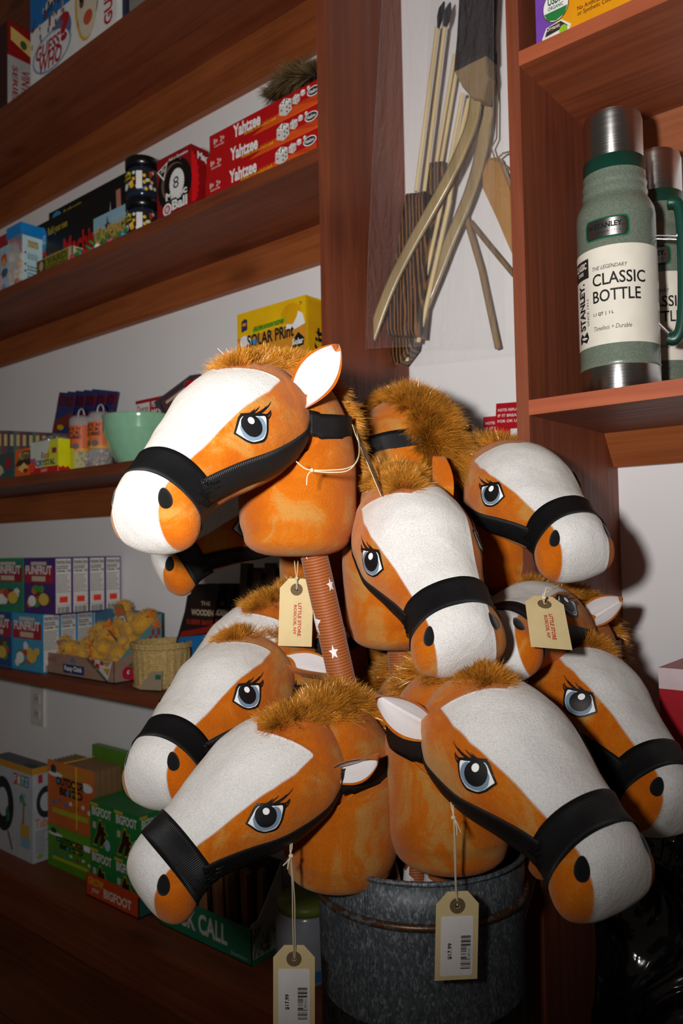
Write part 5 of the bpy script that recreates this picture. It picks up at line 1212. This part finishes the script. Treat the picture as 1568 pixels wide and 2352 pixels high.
def flask_parts():
    t = empty('vacuum_flask'); r = .0485
    m = MB(); m.lathe([(0, .0), (r-.002, 0), (r, .003), (r, .031), (r-.0005, .032)], STEEL, 96); m.build('steel_base', t)
    m = MB(); m.lathe([(r-.0005, .032), (r+.0008, .034), (r, .037), (r, .226), (r-.001, .235), (r-.005, .244), (r-.0085, .250), (r-.009, .254), (r-.008, .257), (r-.0095, .262), (r-.0095, .266), (r-.0085, .269), (r-.010, .273), (r-.010, .282)], HAM, 96); m.build('body', t)
    m = MB(); m.lathe([(r-.010, .2805), (r-.0105, .2815), (r-.0105, .300), (r-.012, .301)], DG, 96); m.build('collar', t)
    m = MB(); m.lathe([(r-.0125, .2995), (r-.012, .301), (r-.0120, .352), (r-.0135, .3585), (r-.018, .3615), (0, .3620)], STEEL, 96); m.build('cup_lid', t)
    a0 = R(205); a1 = R(385)
    mp = lambda u, v, off=0: Vector(((r+.0004+off)*math.cos(a0+(a1-a0)*u), (r+.0004+off)*math.sin(a0+(a1-a0)*u), .058+.122*v))
    m = MB(); m.d_rect(mp, 0, 0, 1, 1, CRM, 0, 60)
    m.d_rect(mp, .02, .72, .235, .92, K('#241f1f'), .0003, 14); m.d_text(mp, 'CLASSIC', .05, .82, .215, .89, CRM, .0006, .03); m.d_text(mp, 'SERIES', .09, .765, .175, .80, CRM, .0006)
    m.d_text(mp, 'STANLEY.', .10, .19, .185, .68, INK, .0006, .04, rot=90); m.d_text(mp, 'SINCE 1913', .205, .22, .228, .50, INK, .0006, 0, rot=90)
    m.d_poly(mp, [(.10, .05), (.14, .08), (.19, .05), (.22, .10), (.20, .17), (.16, .13), (.12, .17), (.09, .12)], INK, .0005)
    m.d_text(mp, 'THE LEGENDARY', .275, .765, .555, .805, INK, .0006, .0, .25); m.d_text(mp, 'CLASSIC', .275, .60, .70, .725, INK, .0006, .012); m.d_text(mp, 'BOTTLE', .275, .43, .655, .555, INK, .0006, .012)
    m.d_text(mp, '1.1 QT  |  1 L', .275, .288, .44, .33, INK, .0006, .03); m.d_text(mp, 'Timeless + Durable', .275, .145, .575, .19, INK, .0006, -.005, .25)
    for v in (.62, .40, .20):
        P = [(.90+.025*math.cos(2*PI*i/20), v+.05*math.sin(2*PI*i/20)) for i in range(20)]
        m.tube([mp(a, b, .0003) for a, b in P+[P[0]]], .0002, K('#b9b2a6'), 5)
    m.build('paper_label', t)
    a0b, a1b = R(244), R(310)
    mb = lambda u, v, off=0: Vector(((r+.0006+off)*math.cos(a0b+(a1b-a0b)*u), (r+.0006+off)*math.sin(a0b+(a1b-a0b)*u), .189+.027*v))
    m = MB()
    def plate(q, mat, off):
        n = 28
        def lo(u):
            k = min(1, max(0, (q+.10-u)/.10, (u-(1-q-.10))/.10)); return q*2+.24-.24*math.sqrt(max(0, 1-k*k))
        hi = lambda u: 1-lo(u)
        U = [q+(1-2*q)*i/n for i in range(n+1)]
        for a, b in zip(U, U[1:]): m.d_poly(mb, [(a, lo(a)), (b, lo(b)), (b, hi(b)), (a, hi(a))], mat, off)
    plate(.0, K('#1f5c3c', r=.3), .0); plate(.035, INK, .0003); plate(.05, STEEL, .0006)
    m.d_text(mb, 'STANLEY.', .24, .48, .86, .74, INK, .0010, .045); m.d_poly(mb, [(.10, .50), (.20, .58), (.20, .70), (.15, .64), (.10, .72)], INK, .0009); m.d_text(mb, 'S I N C E  1 9 1 3', .30, .28, .80, .35, INK, .0009)
    m.build('badge', t)
    hd = Vector((math.cos(R(12)), math.sin(R(12)), 0)); m = MB()
    path = [(.064, .236), (.074, .232), (.0775, .215), (.0785, .18), (.0780, .14), (.0765, .10), (.073, .075), (.066, .064), (.058, .066)]
    C = crom(path, 5); sd = Vector((-hd.y, hd.x, 0)); vs = []; hw = .0105; th = .0068
    for i, (a, z) in enumerate(C):
        t_ = C[min(i+1, len(C)-1)]-C[max(i-1, 0)]; t_ = t_/np.linalg.norm(t_); nx = (t_[1], -t_[0])
        for j in range(12):
            an = 2*PI*j/12; cx_ = hw*math.copysign(abs(math.cos(an))**.5, math.cos(an)); cy_ = th*math.copysign(abs(math.sin(an))**.5, math.sin(an))
            vs.append(hd*(a+nx[0]*cy_)+sd*cx_+Vector((0, 0, z+nx[1]*cy_)))
    n = len(C); m.add(vs, [(i*12+j, i*12+(j+1) % 12, (i+1)*12+(j+1) % 12, (i+1)*12+j) for i in range(n-1) for j in range(12)]+[tuple(range(12))[::-1], tuple(range((n-1)*12, n*12))], DG, True)
    m.build('handle', t)
    for zz, z2, e in ((.196, .190, .074), (.086, .066, .064)):
        m = MB(); p0 = hd*(r-.001); m.tube([p0+sd*.006+Vector((0, 0, zz)), hd*(e)+sd*.007+Vector((0, 0, z2))], .0014, STEEL, 10); m.tube([p0-sd*.006+Vector((0, 0, zz)), hd*(e)-sd*.007+Vector((0, 0, z2))], .0014, STEEL, 10); m.tube([hd*e+sd*.0095+Vector((0, 0, z2)), hd*e-sd*.0095+Vector((0, 0, z2))], .0016, STEEL, 10); m.build('handle_bracket', t)
    return t
f0 = flask_parts(); f0.location = (-.376, 1.003, ZR[1]+.0004); tag(f0, 'green vacuum flask at the front, its whole paper label facing out', 'flask', 'green vacuum flasks')
f1 = copy_tree(f0); f1.location = (-.372, 1.145, ZR[1]+.0004); tag(f1, 'green vacuum flask standing behind the front one, half hidden', 'flask', 'green vacuum flasks')
# carton low at the right edge
upart('shelf_board', (RXI+.0002, .9, .96, D, -.30+H0-.02, -.30+H0), (WOOD_X, WOOD_EDGE), ru, OR)
carton('toy_box', 'white and red carton just showing at the right edge above the last horse', 'box', -.192, 1.005, -.30+H0, .30, .18, .142, K('#a81424'), decor=lambda m, F, Rt, T: m.d_rect(F, 0, .82, 1, 1, K('#d8c3c6')))

# ---------------------------------------------------------------- bats in the gap
def aty(px, py, Y):
    d = _r*((px-784)/FPX) - _u*((py-1176)/FPX) + _f
    return CAMLOC+d*(Y/d.y)
def bat_box(label, top, w_, yaw, lean, style):
    h = (top.z-.0006)/math.cos(R(lean)); t = empty('bat_pack', (top.x-math.sin(R(lean))*h*math.cos(R(yaw)), top.y-math.sin(R(lean))*h*math.sin(R(yaw)), .0005+abs(math.sin(R(lean)))*w_/2), (0, R(lean), R(yaw))); tag(t, label, 'toy bat', 'bat packs standing in the gap between the shelving')
    m = MB(); m.box(-w_/2, w_/2, -.006, .006, 0, h*.999, K('#d9dbe0', r=.25)); F = rect_map((-w_/2, -.006, h-.30), (w_, 0, 0), (0, 0, .30))
    m.d_rect(F, 0, .86, 1, 1, K('#a80f1c'), .0005)
    for i in range(3): m.d_text(F, ('NOTE: REPLACE', 'IF IT BREAKS', 'FOR OK USE')[i], .08, .955-.03*i, .92, .97-.03*i, K('#e0c9c6'), .0009)
    if style:
        m.d_rect(F, 0, .30, .55, .86, K('#b3121c'), .0006); m.d_text(F, 'bat', .06, .52, .50, .82, WHT, .0010, .03, rot=-90); m.d_oval(F, .85, .70, .12, .10, K('#55585c'), .0009)
    else: m.d_text(F, 'WIFFLE', .12, .15, .88, .84, K('#143c84'), .0010, .03, rot=-90)
    m.build('bag', t, bevel=.003)
    m = MB(); m.lathe([(0, .002), (.008, .002), (.011, .1), (.018, h*.6), (.018, h-.06), (.0, h-.055)], K('#d8c23a', r=.35), 20); m.build('bat', t, (0, .028, 0))
    return t
bat_box('red-topped bat pack with a large blue letter, standing in the gap', aty(1146, 957, 1.185), .052, 6, 1.5, 0)
bat_box('tallest bat pack with the white word bat on red, against the right post', aty(1176, 928, 1.15), .052, -4, 4, 1)
bat_box('dark shaded bat pack left of the others, behind the turned away horse', aty(1050, 980, 1.19), .060, 8, -1, 1)

# ---------------------------------------------------------------- bow sets hanging in the gap
def film(name, a=.07, tint=(.86, .80, .83, 1)):
    t = NT(name); n = t.noise(t.coords((1, 1, .25)), 55, 4, .6, 1.2); n2 = t.noise(t.coords((1, 1, .12)), 22, 2, .5, 2.0)
    t.set(Base_Color=tint, Roughness=.16, Specular_IOR_Level=1.0, Alpha=a); t.bump(t.math('ADD', n, n2), 1.0, .014); return t.m
FILM = film('clear_plastic_film', .055)
BAM = wood('Z', '#86704a', '#bba272', .25, 'bamboo', False, .8, coat=.5); DOW = wood('Z', '#c9ae78', '#e6d2a2', .5, 'pale_dowel', False)
def burnt():
    t = NT('burnt_pine'); w_ = t.n('ShaderNodeTexWave', wave_type='BANDS', bands_direction='X'); t.l(t.coords((1, 1, .12)), w_.inputs['Vector']); w_.inputs['Scale'].default_value = 42; w_.inputs['Distortion'].default_value = 5; w_.inputs['Detail'].default_value = 2; w_.inputs['Detail Scale'].default_value = 1.5
    t.l(t.ramp(w_.outputs['Fac'], (.25, lin('#1c0c05')), (.6, lin('#3e220c')), (.92, lin('#8a5c2c'))), t.b.inputs['Base Color']); t.set(Roughness=.4); return t.m
BURNT = burnt()
def strip3(px, Y, wd, th, mat, m, flatdir=None):
    P = [aty(x, y, Y) for x, y in px]; C = [Vector(c) for c in crom([list(p) for p in P], 6)]; vs = []
    for i, c in enumerate(C):
        t_ = (C[min(i+1, len(C)-1)]-C[max(i-1, 0)]).normalized(); n_ = Vector((0, -1, 0)); s_ = t_.cross(n_).normalized(); n_ = s_.cross(t_)
        for a, b in ((-1, 1), (-.6, 1.3), (.6, 1.3), (1, 1), (1, -1), (-1, -1)): vs.append(c+s_*a*wd/2+n_*b*th/2)
    n = len(C); m.add(vs, [(i*6+j, i*6+(j+1) % 6, (i+1)*6+(j+1) % 6, (i+1)*6+j) for i in range(n-1) for j in range(6)]+[tuple(range(6)), tuple(range((n-1)*6, n*6))[::-1]], mat, True)
def rod(px, Y, r_, mat, m):
    m.tube([aty(x, y, Y) for x, y in px], r_, mat, 10)
def dowel(name, px, Y, r_, label, mat=DOW, tip=None, grp='pale arrow shafts in the plastic bag'):
    m = MB(); rod(px, Y, r_, mat, m); o = m.build(name); tag(o, label, 'arrow', grp)
    if tip: m = MB(); m.tube([aty(x, y, Y) for x, y in tip], [.003, .0075, .0075, .002][:len(tip)] if len(tip) == 4 else .005, K('#14181a', r=.7), 10, True, .5); m.build('fletching', o)
    return o
m = MB(); strip3([(1094, 215), (1086, 275), (1062, 340), (1028, 412), (985, 490), (943, 565), (905, 640), (880, 700), (862, 750), (846, 794)], 1.135, .0215, .006, BAM, m)
bow = m.build('toy_bow'); tag(bow, 'bamboo toy bow hanging with its lower end nearest the pillar', 'toy bow', 'toy bow sets in plastic bags')
m = MB(); P = [(1044, 165), (1118, 128), (1122, 175), (1112, 232), (1086, 228), (1062, 200)]; V = [aty(a, b, 1.125) for a, b in P]; V2 = [v+Vector((0, .02, 0)) for v in V]
t = NT('hemp_wrap'); w_ = t.n('ShaderNodeTexWave', wave_type='BANDS', bands_direction='Z'); t.l(t.coords(), w_.inputs['Vector']); w_.inputs['Scale'].default_value = 190; w_.inputs['Distortion'].default_value = 2
t.l(t.ramp(w_.outputs['Fac'], (.2, lin('#6b5238')), (.8, lin('#a58a62'))), t.b.inputs['Base Color']); t.set(Roughness=.85); t.bump(w_.outputs['Fac'], .4, .0008); HEMP = t.m
def prism(m, P, Y, th, mat):
    V = [aty(a, b, Y) for a, b in P]; c = sum(V, Vector())/len(V); V1 = [c+(v-c)*.93+Vector((0, -.004, 0)) for v in V]; V2 = [v+Vector((0, th, 0)) for v in V]; n = len(V)
    m.add(V1+V+V2, [tuple(range(n)), tuple(reversed(range(2*n, 3*n)))]+[(j, j+n, (j+1) % n+n, (j+1) % n) for j in range(n)]+[(j+n, j+2*n, (j+1) % n+2*n, (j+1) % n+n) for j in range(n)], mat)
m = MB(); prism(m, P, 1.125, .022, HEMP); m.build('hemp_wrap', bow)
m = MB(); prism(m, [(1043, 163), (1050, 90), (1058, -60), (1122, -60), (1116, 60), (1117, 128)], 1.122, .03, K('#1c1310', r=.75)); m.build('grip_cloth', bow)
m = MB(); strip3([(1120, 205), (1114, 290), (1100, 370), (1080, 440), (1056, 500), (1030, 560), (1005, 625), (975, 700), (950, 775)], 1.178, .022, .006, BAM, m)
b2 = m.build('toy_bow'); tag(b2, 'second bamboo toy bow behind the first, curving down to the arrows', 'toy bow', 'toy bow sets in plastic bags')
m = MB(); prism(m, [(932, 445), (977, 440), (984, 500), (972, 620), (956, 772), (886, 768), (902, 640), (921, 520)], 1.150, .03, BURNT); q1 = m.build('quiver'); tag(q1, 'flat quiver of dark burnt pine in front, holding two pale arrows', 'quiver')
m = MB(); prism(m, [(985, 374), (1020, 370), (1014, 460), (985, 590), (945, 800), (918, 836), (895, 830), (925, 640), (965, 470)], 1.185, .025, BURNT); q2 = m.build('quiver'); tag(q2, 'second burnt pine quiver set higher, behind the front one', 'quiver')
dowel('arrow', [(1004, 62), (955, 440)], 1.162, .0037, 'pale arrow shaft furthest left, rising out of the front quiver', tip=[(1006, 66), (1010, 40), (1014, 22), (1020, 4)])
dowel('arrow', [(1021, 62), (974, 440)], 1.163, .0037, 'pale arrow shaft beside the leftmost one, in the front quiver', tip=[(1022, 66), (1026, 44), (1030, 24), (1034, 6)])
dowel('arrow', [(1044, 125), (1002, 372)], 1.198, .0036, 'pale arrow shaft of the upper pair in the second quiver, left one')
dowel('arrow', [(1052, 140), (1013, 372)], 1.199, .0036, 'pale arrow shaft of the upper pair in the second quiver, right one')
dowel('arrow', [(1062, 215), (1028, 400), (960, 720)], 1.165, .0036, 'pale arrow shaft crossing behind the front bow')
dowel('arrow', [(1076, 228), (1048, 350), (1030, 470), (960, 786)], 1.168, .0042, 'brightest pale arrow shaft, reaching the bottom seam of the bag')
dowel('arrow', [(948, 700), (934, 830)], 1.195, .0036, 'short pale shaft end poking out at the bottom of the bag')
m = MB(); prism(m, [(905, 792), (926, 792), (922, 838), (896, 838)], 1.20, .008, BAM); o = m.build('bamboo_end'); tag(o, 'cut bamboo end showing beneath the front bag', 'bamboo piece')
dowel('stick', [(1070, 500), (1105, 620), (1143, 800)], 1.20, .0052, 'brown round stick slanting down to the right inside the rear bag', wood('Z', '#6b5030', '#a58454', .5, 'brown_dowel', False), grp='brown sticks in the rear bag')
dowel('stick', [(1078, 508), (1120, 560), (1180, 632)], 1.205, .0042, 'thinner brown stick slanting towards the right post in the rear bag', wood('Z', '#5c4428', '#96764a', .5, 'dark_dowel', False), grp='brown sticks in the rear bag')
m = MB(); prism(m, [(1108, 392), (1122, 362), (1146, 362), (1172, 430), (1230, 600), (1215, 660), (1172, 575), (1140, 500), (1108, 432)], 1.19, .012, wood('Z', '#9a6a30', '#c8965a', .35, 'varnished_paddle', False, coat=.3)); pd = m.build('wooden_paddle'); tag(pd, 'varnished wooden paddle hanging on twine beside the right post', 'wooden paddle')
m = MB(); m.tube([aty(1138, 370, 1.186), aty(1128, 340, 1.18), aty(1140, 318, 1.19), aty(1142, 240, 1.20), aty(1140, 120, 1.2)], .0014, HEMP, 6); m.tube([aty(1138, 368, 1.184), aty(1155, 352, 1.18), aty(1172, 348, 1.19)], .0016, HEMP, 6); m.tube([aty(1140, 366, 1.184), aty(1158, 380, 1.18), aty(1172, 392, 1.185)], .0014, HEMP, 6); m.build('twine', pd)
def sheet(name, px, Y, amp, nx, nz, mat, label, seed, grp):
    "hanging plastic film with vertical folds; px: top-left, top-right, bottom-right, bottom-left"
    tl, tr_, br, bl = [aty(a, b, Y) for a, b in px]; vs = []
    for i in range(nz+1):
        v = i/nz; l_ = tl.lerp(bl, v); r2 = tr_.lerp(br, v)
        for j in range(nx+1):
            u = j/nx; p = l_.lerp(r2, u); k = mnoise.noise(Vector((u*7+seed, v*1.6, seed*3.1)))*amp+mnoise.noise(Vector((u*22, v*4, seed)))*amp*.35
            e = math.sin(PI*min(1, v*1.0))*.6+.4; vs.append(p+Vector((0, k*e-.004*math.sin(PI*u), 0)))
    m = MB(); m.add(vs, [(i*(nx+1)+j, i*(nx+1)+j+1, (i+1)*(nx+1)+j+1, (i+1)*(nx+1)+j) for i in range(nz) for j in range(nx)], mat, True)
    o = m.build(name); tag(o, label, 'plastic bag', grp)
    m = MB(); 
    for e_ in (0, nx): m.tube([vs[i*(nx+1)+e_] for i in range(0, nz+1, 4)], .0006, mat, 5)
    m.tube([vs[nz*(nx+1)+j] for j in range(nx+1)], .0007, mat, 5); m.build('welded_edge', o)
    return o
sheet('plastic_bag', ((880, -90), (1132, -90), (1136, 790), (838, 800)), 1.105, .010, 60, 70, FILM, 'clear plastic bag around the front bow, lapping over the pillar', 1.3, 'clear plastic bags of the bow sets')
sheet('plastic_bag', ((985, -90), (1150, -90), (1178, 812), (940, 838)), 1.172, .007, 60, 70, FILM, 'clear plastic bag around the rear bow set, nearest the wall', 4.1, 'clear plastic bags of the bow sets')

# ---------------------------------------------------------------- price tags
CARD = paint('#d6c08e', .6, .2); GROM = paint('#6b573c', .7, .2); STICK = paint('#e4dfdc', .45, .3); REDINK = paint('#b02218', .6, .2); TWINE = paint('#cfc0a2', .85, .1)
def shipping_tag(label, hole, right, up, face, strings, knot=None, W_=.041, L_=.083):
    "hole: world point; right and up: directions of the card; face: 'price' or 'store'"
    up = up.normalized(); right = (right-up*right.dot(up)).normalized(); nrm = right.cross(up)
    root = empty('price_tag', hole); root.rotation_euler = Matrix((( right.x, -nrm.x, up.x), (right.y, -nrm.y, up.y), (right.z, -nrm.z, up.z))).to_euler()
    tag(root, label, 'tag', 'paper tags tied to the stick horses'); hz = .0135; ch = .012
    out = [(-W_/2, hz-ch), (-W_/2+ch*.9, hz), (W_/2-ch*.9, hz), (W_/2, hz-ch), (W_/2, hz-L_), (-W_/2, hz-L_)]
    def holed(out, rad, m, mat, y0, y1):
        n = 28; P = [Vector(p) for p in out]; Hh = [Vector((rad*math.cos(2*PI*i/n), rad*math.sin(2*PI*i/n))) for i in range(n)]
        k = len(P); vs2, _, fs2, *_ = delaunay_2d_cdt(P+Hh, [(i, (i+1) % k) for i in range(k)]+[(k+i, k+(i+1) % n) for i in range(n)], [], 0, 1e-8)
        F_ = []
        for f in fs2:
            c = (vs2[f[0]]+vs2[f[1]]+vs2[f[2]])/3
            if c.length < rad*.98: continue
            ins = False
            for i in range(k):
                a, b = P[i], P[i-1]
                if (a.y > c.y) != (b.y > c.y) and c.x < (b.x-a.x)*(c.y-a.y)/(b.y-a.y)+a.x: ins = not ins
            if ins: F_.append(tuple(f))
        m.add([(v.x, y0, v.y) for v in vs2], F_, mat); m.add([(v.x, y1, v.y) for v in vs2], [f[::-1] for f in F_], mat)
        m.add([(p.x, y0, p.y) for p in P]+[(p.x, y1, p.y) for p in P], [(i, (i+1) % k, (i+1) % k+k, i+k) for i in range(k)], mat)
    m = MB(); holed(out, .0022, m, CARD, -.0003, .0003)
    Fm = rect_map((-W_/2, -.0003, hz-L_), (W_, 0, 0), (0, 0, L_))
    if face == 'store':
        m.d_text(Fm, 'LITTLE STORE', .56, .15, .66, .64, REDINK, .0002, .03, rot=-90); m.d_text(Fm, 'ROSCOE, NY', .42, .17, .52, .61, REDINK, .0002, .03, rot=-90)
    m.build('card', root)
    m = MB(); n = 28; ro = [(.0075*math.cos(2*PI*i/n), .0075*math.sin(2*PI*i/n)) for i in range(n)]; holed(ro, .0023, m, GROM, -.0005, .0005); m.build('ring', root)
    if face == 'price':
        m = MB(); P = []
        for cx_, cz_, s in ((.0135, -.0115, 0), (-.0135, -.0115, 90), (-.0135, -.0635, 180), (.0135, -.0635, 270)):
            for i in range(6): a = R(s+90*i/5); P.append((cx_+.002*math.cos(a), -.0006, cz_+.002*math.sin(a)))
        m.add(P, [tuple(range(len(P)))], STICK); Fs = rect_map((-.0155, -.0006, -.0655), (.031, 0, 0), (0, 0, .056))
        m.d_text(Fs, '$17.99', .22, .28, .36, .55, INK, .0002, .03, rot=90); barcode(m, Fs, .62, .12, .92, .68, 5, 26, True); m.d_rect(Fs, .80, .30, .92, .50, STICK, .0012); m.d_text(Fs, 'PBSTICH', .83, .32, .90, .48, INK, .0014, .01, rot=90)
        m.build('sticker', root)
    inv = Matrix.LocRotScale(root.location, root.rotation_euler, None).inverted()
    m = MB()
    for st in strings:
        C = [Vector(c) for c in crom([list(p) for p in st], 5)]; m.tube([inv@c for c in C], .00065, TWINE, 6)
    if knot: m.ellip(inv@knot, (.0024, .002, .0022), TWINE, 10, 8)
    m.build('string', root); return root
def tag_px(label, hole, dp, rpx, upx, face, strings, knot=None, rdz=0, udz=0):
    "hole pixel and distance; rpx and upx: pixel steps along the card's right and up, with how much they recede"
    h = at(hole[0], hole[1], dp); rv = at(hole[0]+rpx[0], hole[1]+rpx[1], dp+rdz)-h; uv = at(hole[0]+upx[0], hole[1]+upx[1], dp+udz)-h
    return shipping_tag(label, h, rv, uv, face, [[at(*p) for p in st] for st in strings], at(*knot) if knot else None)
tag_px('price tag hanging lowest, under the chin strap of the lower left horse', (675, 2202), .785, (90, 5), (0, -100), 'price',
       [[(668, 1928, .755), (666, 1950, .752), (667, 1966, .752), (671, 2040, .77), (672, 2120, .778), (674, 2188, .783), (676, 2202, .7865)], [(671, 1930, .756), (670, 1950, .752), (668, 1966, .751), (676, 2060, .77), (677, 2130, .778), (678, 2190, .783), (675, 2203, .7865)],
        [(668, 1966, .751), (660, 1978, .750), (650, 1988, .750)], [(668, 1966, .751), (663, 1980, .750), (660, 1996, .750)]], (668, 1966, .751), 0, 0)
tag_px('price tag hanging in front of the bucket rim from the front centre horse', (1050, 2080), .748, (80, 28), (2, -100), 'price',
       [[(1034, 1812, .722), (1036, 1850, .718), (1041, 1878, .716), (1043, 1950, .730), (1045, 2020, .742), (1049, 2080, .7495)], [(1040, 1815, .722), (1040, 1850, .718), (1042, 1878, .715), (1046, 1960, .730), (1047, 2030, .742), (1051, 2080, .7495)],
        [(1042, 1878, .715), (1050, 1892, .713), (1058, 1912, .713)], [(1042, 1878, .715), (1048, 1900, .713), (1049, 1918, .713)]], (1041, 1878, .715), .004, 0)
tag_px('store tag with red lettering hanging left of the tall starred stick', (681, 1354), .975, (76, 0), (3, -100), 'store',
       [[(676, 1288, .96), (678, 1310, .962), (682, 1336, .968), (682, 1354, .9765)], [(684, 1288, .96), (683, 1310, .962), (681, 1336, .968), (680, 1355, .9765)]], (681, 1328, .966))
tag_px('store tag with red lettering lying over the half hidden horse at the right', (1250, 1388), .860, (72, 1), (-10, -62), 'store',
       [[(1281, 1345, .868), (1268, 1352, .858), (1256, 1349, .854), (1251, 1360, .852), (1250, 1374, .854), (1249, 1388, .8605)], [(1276, 1350, .866), (1262, 1357, .856), (1247, 1365, .852), (1246, 1376, .854), (1251, 1388, .8605)]], (1249, 1372, .853), 0, .040)
tag_px('price tag seen edge on between the top left horse and the one facing the camera', (822, 1002), .865, (14, 4), (-46, -110), 'price',
       [[(822, 1002, .866), (826, 1030, .83), (820, 1060, .80), (795, 1076, .785), (755, 1080, .778), (716, 1080, .775)], [(818, 990, .866), (824, 1020, .83), (822, 1052, .80), (800, 1080, .785), (760, 1085, .778), (716, 1082, .775)],
        [(716, 1080, .775), (706, 1092, .772), (704, 1114, .772)], [(716, 1080, .775), (700, 1076, .775), (680, 1060, .776)]], (716, 1080, .774), .060, 0)
tag_px('tag almost hidden between the front centre horse and the one at the right edge', (1400, 1846), .830, (70, 14), (-30, -95), 'price', [[(1388, 1812, .82), (1396, 1830, .826), (1400, 1846, .8305)]], None, .02, 0)

# ---------------------------------------------------------------- black bags low at the right
def blackbag():
    t = NT('black_bag_plastic'); n = t.noise(t.coords(), 9, 2, .5, 1.8); t.set(Base_Color=(.006, .006, .007, 1), Roughness=.12, Specular_IOR_Level=.7); t.bump(n, 1.0, .03); return t.m
BB = blackbag(); bb = empty('black_bag', (-.283, .905, .10)); tag(bb, 'shiny black plastic bag bundle in the lower right corner', 'bag')
vs = []; nx, nz = 70, 90
for i in range(nz+1):
    v = i/nz
    for j in range(nx+1):
        u = j/nx; x = -.085+.30*u; z = -.08+.60*v
        k = mnoise.noise(Vector((u*5, v*5, 2)))*.022+mnoise.noise(Vector((u*13, v*11, 5)))*.009; yy = -.035*math.sin(PI*min(1, u*1.2+.08))**.5*math.sin(PI*min(1, max(0, 1.02-v)+.15)/1.2)
        vs.append((x+mnoise.noise(Vector((0, v*3, 1)))*.012, yy+k*min(1, 6*u), z))
m = MB(); m.add(vs, [(i*(nx+1)+j, i*(nx+1)+j+1, (i+1)*(nx+1)+j+1, (i+1)*(nx+1)+j) for i in range(nz) for j in range(nx)], BB, True)
o = m.build('bag_front', bb); s = o.modifiers.new('thick', 'SOLIDIFY'); s.thickness = .03; s.offset = 1
m = MB(); vs2 = [(a, b-.012-.006*abs(mnoise.noise(Vector((a*30, 0, c*30)))), c) for a, b, c in vs]; m.add(vs2, [(i*(nx+1)+j, i*(nx+1)+j+1, (i+1)*(nx+1)+j+1, (i+1)*(nx+1)+j) for i in range(nz) for j in range(nx)], film('clear_overwrap', .06, (.6, .6, .65, 1)), True); m.build('clear_overwrap', bb)
m = MB(); SL = K('#8e9296', r=.3, m=.8)
for i in range(70):
    z = -.08+.0072*i; m.ellip((-.0865+.0015*math.sin(i*2), -.012, z), (.0022, .0018, .0040), SL, 8, 6, Matrix.Rotation(R(28 if i % 2 else -28), 3, 'Y'))
m.build('braided_edge', bb)
m = MB(); m.ellip((.022, -.052, .045), (.017, .007, .017), K('#5a5c60', r=.15, m=.7), 24, 16); m.build('snap', bb)
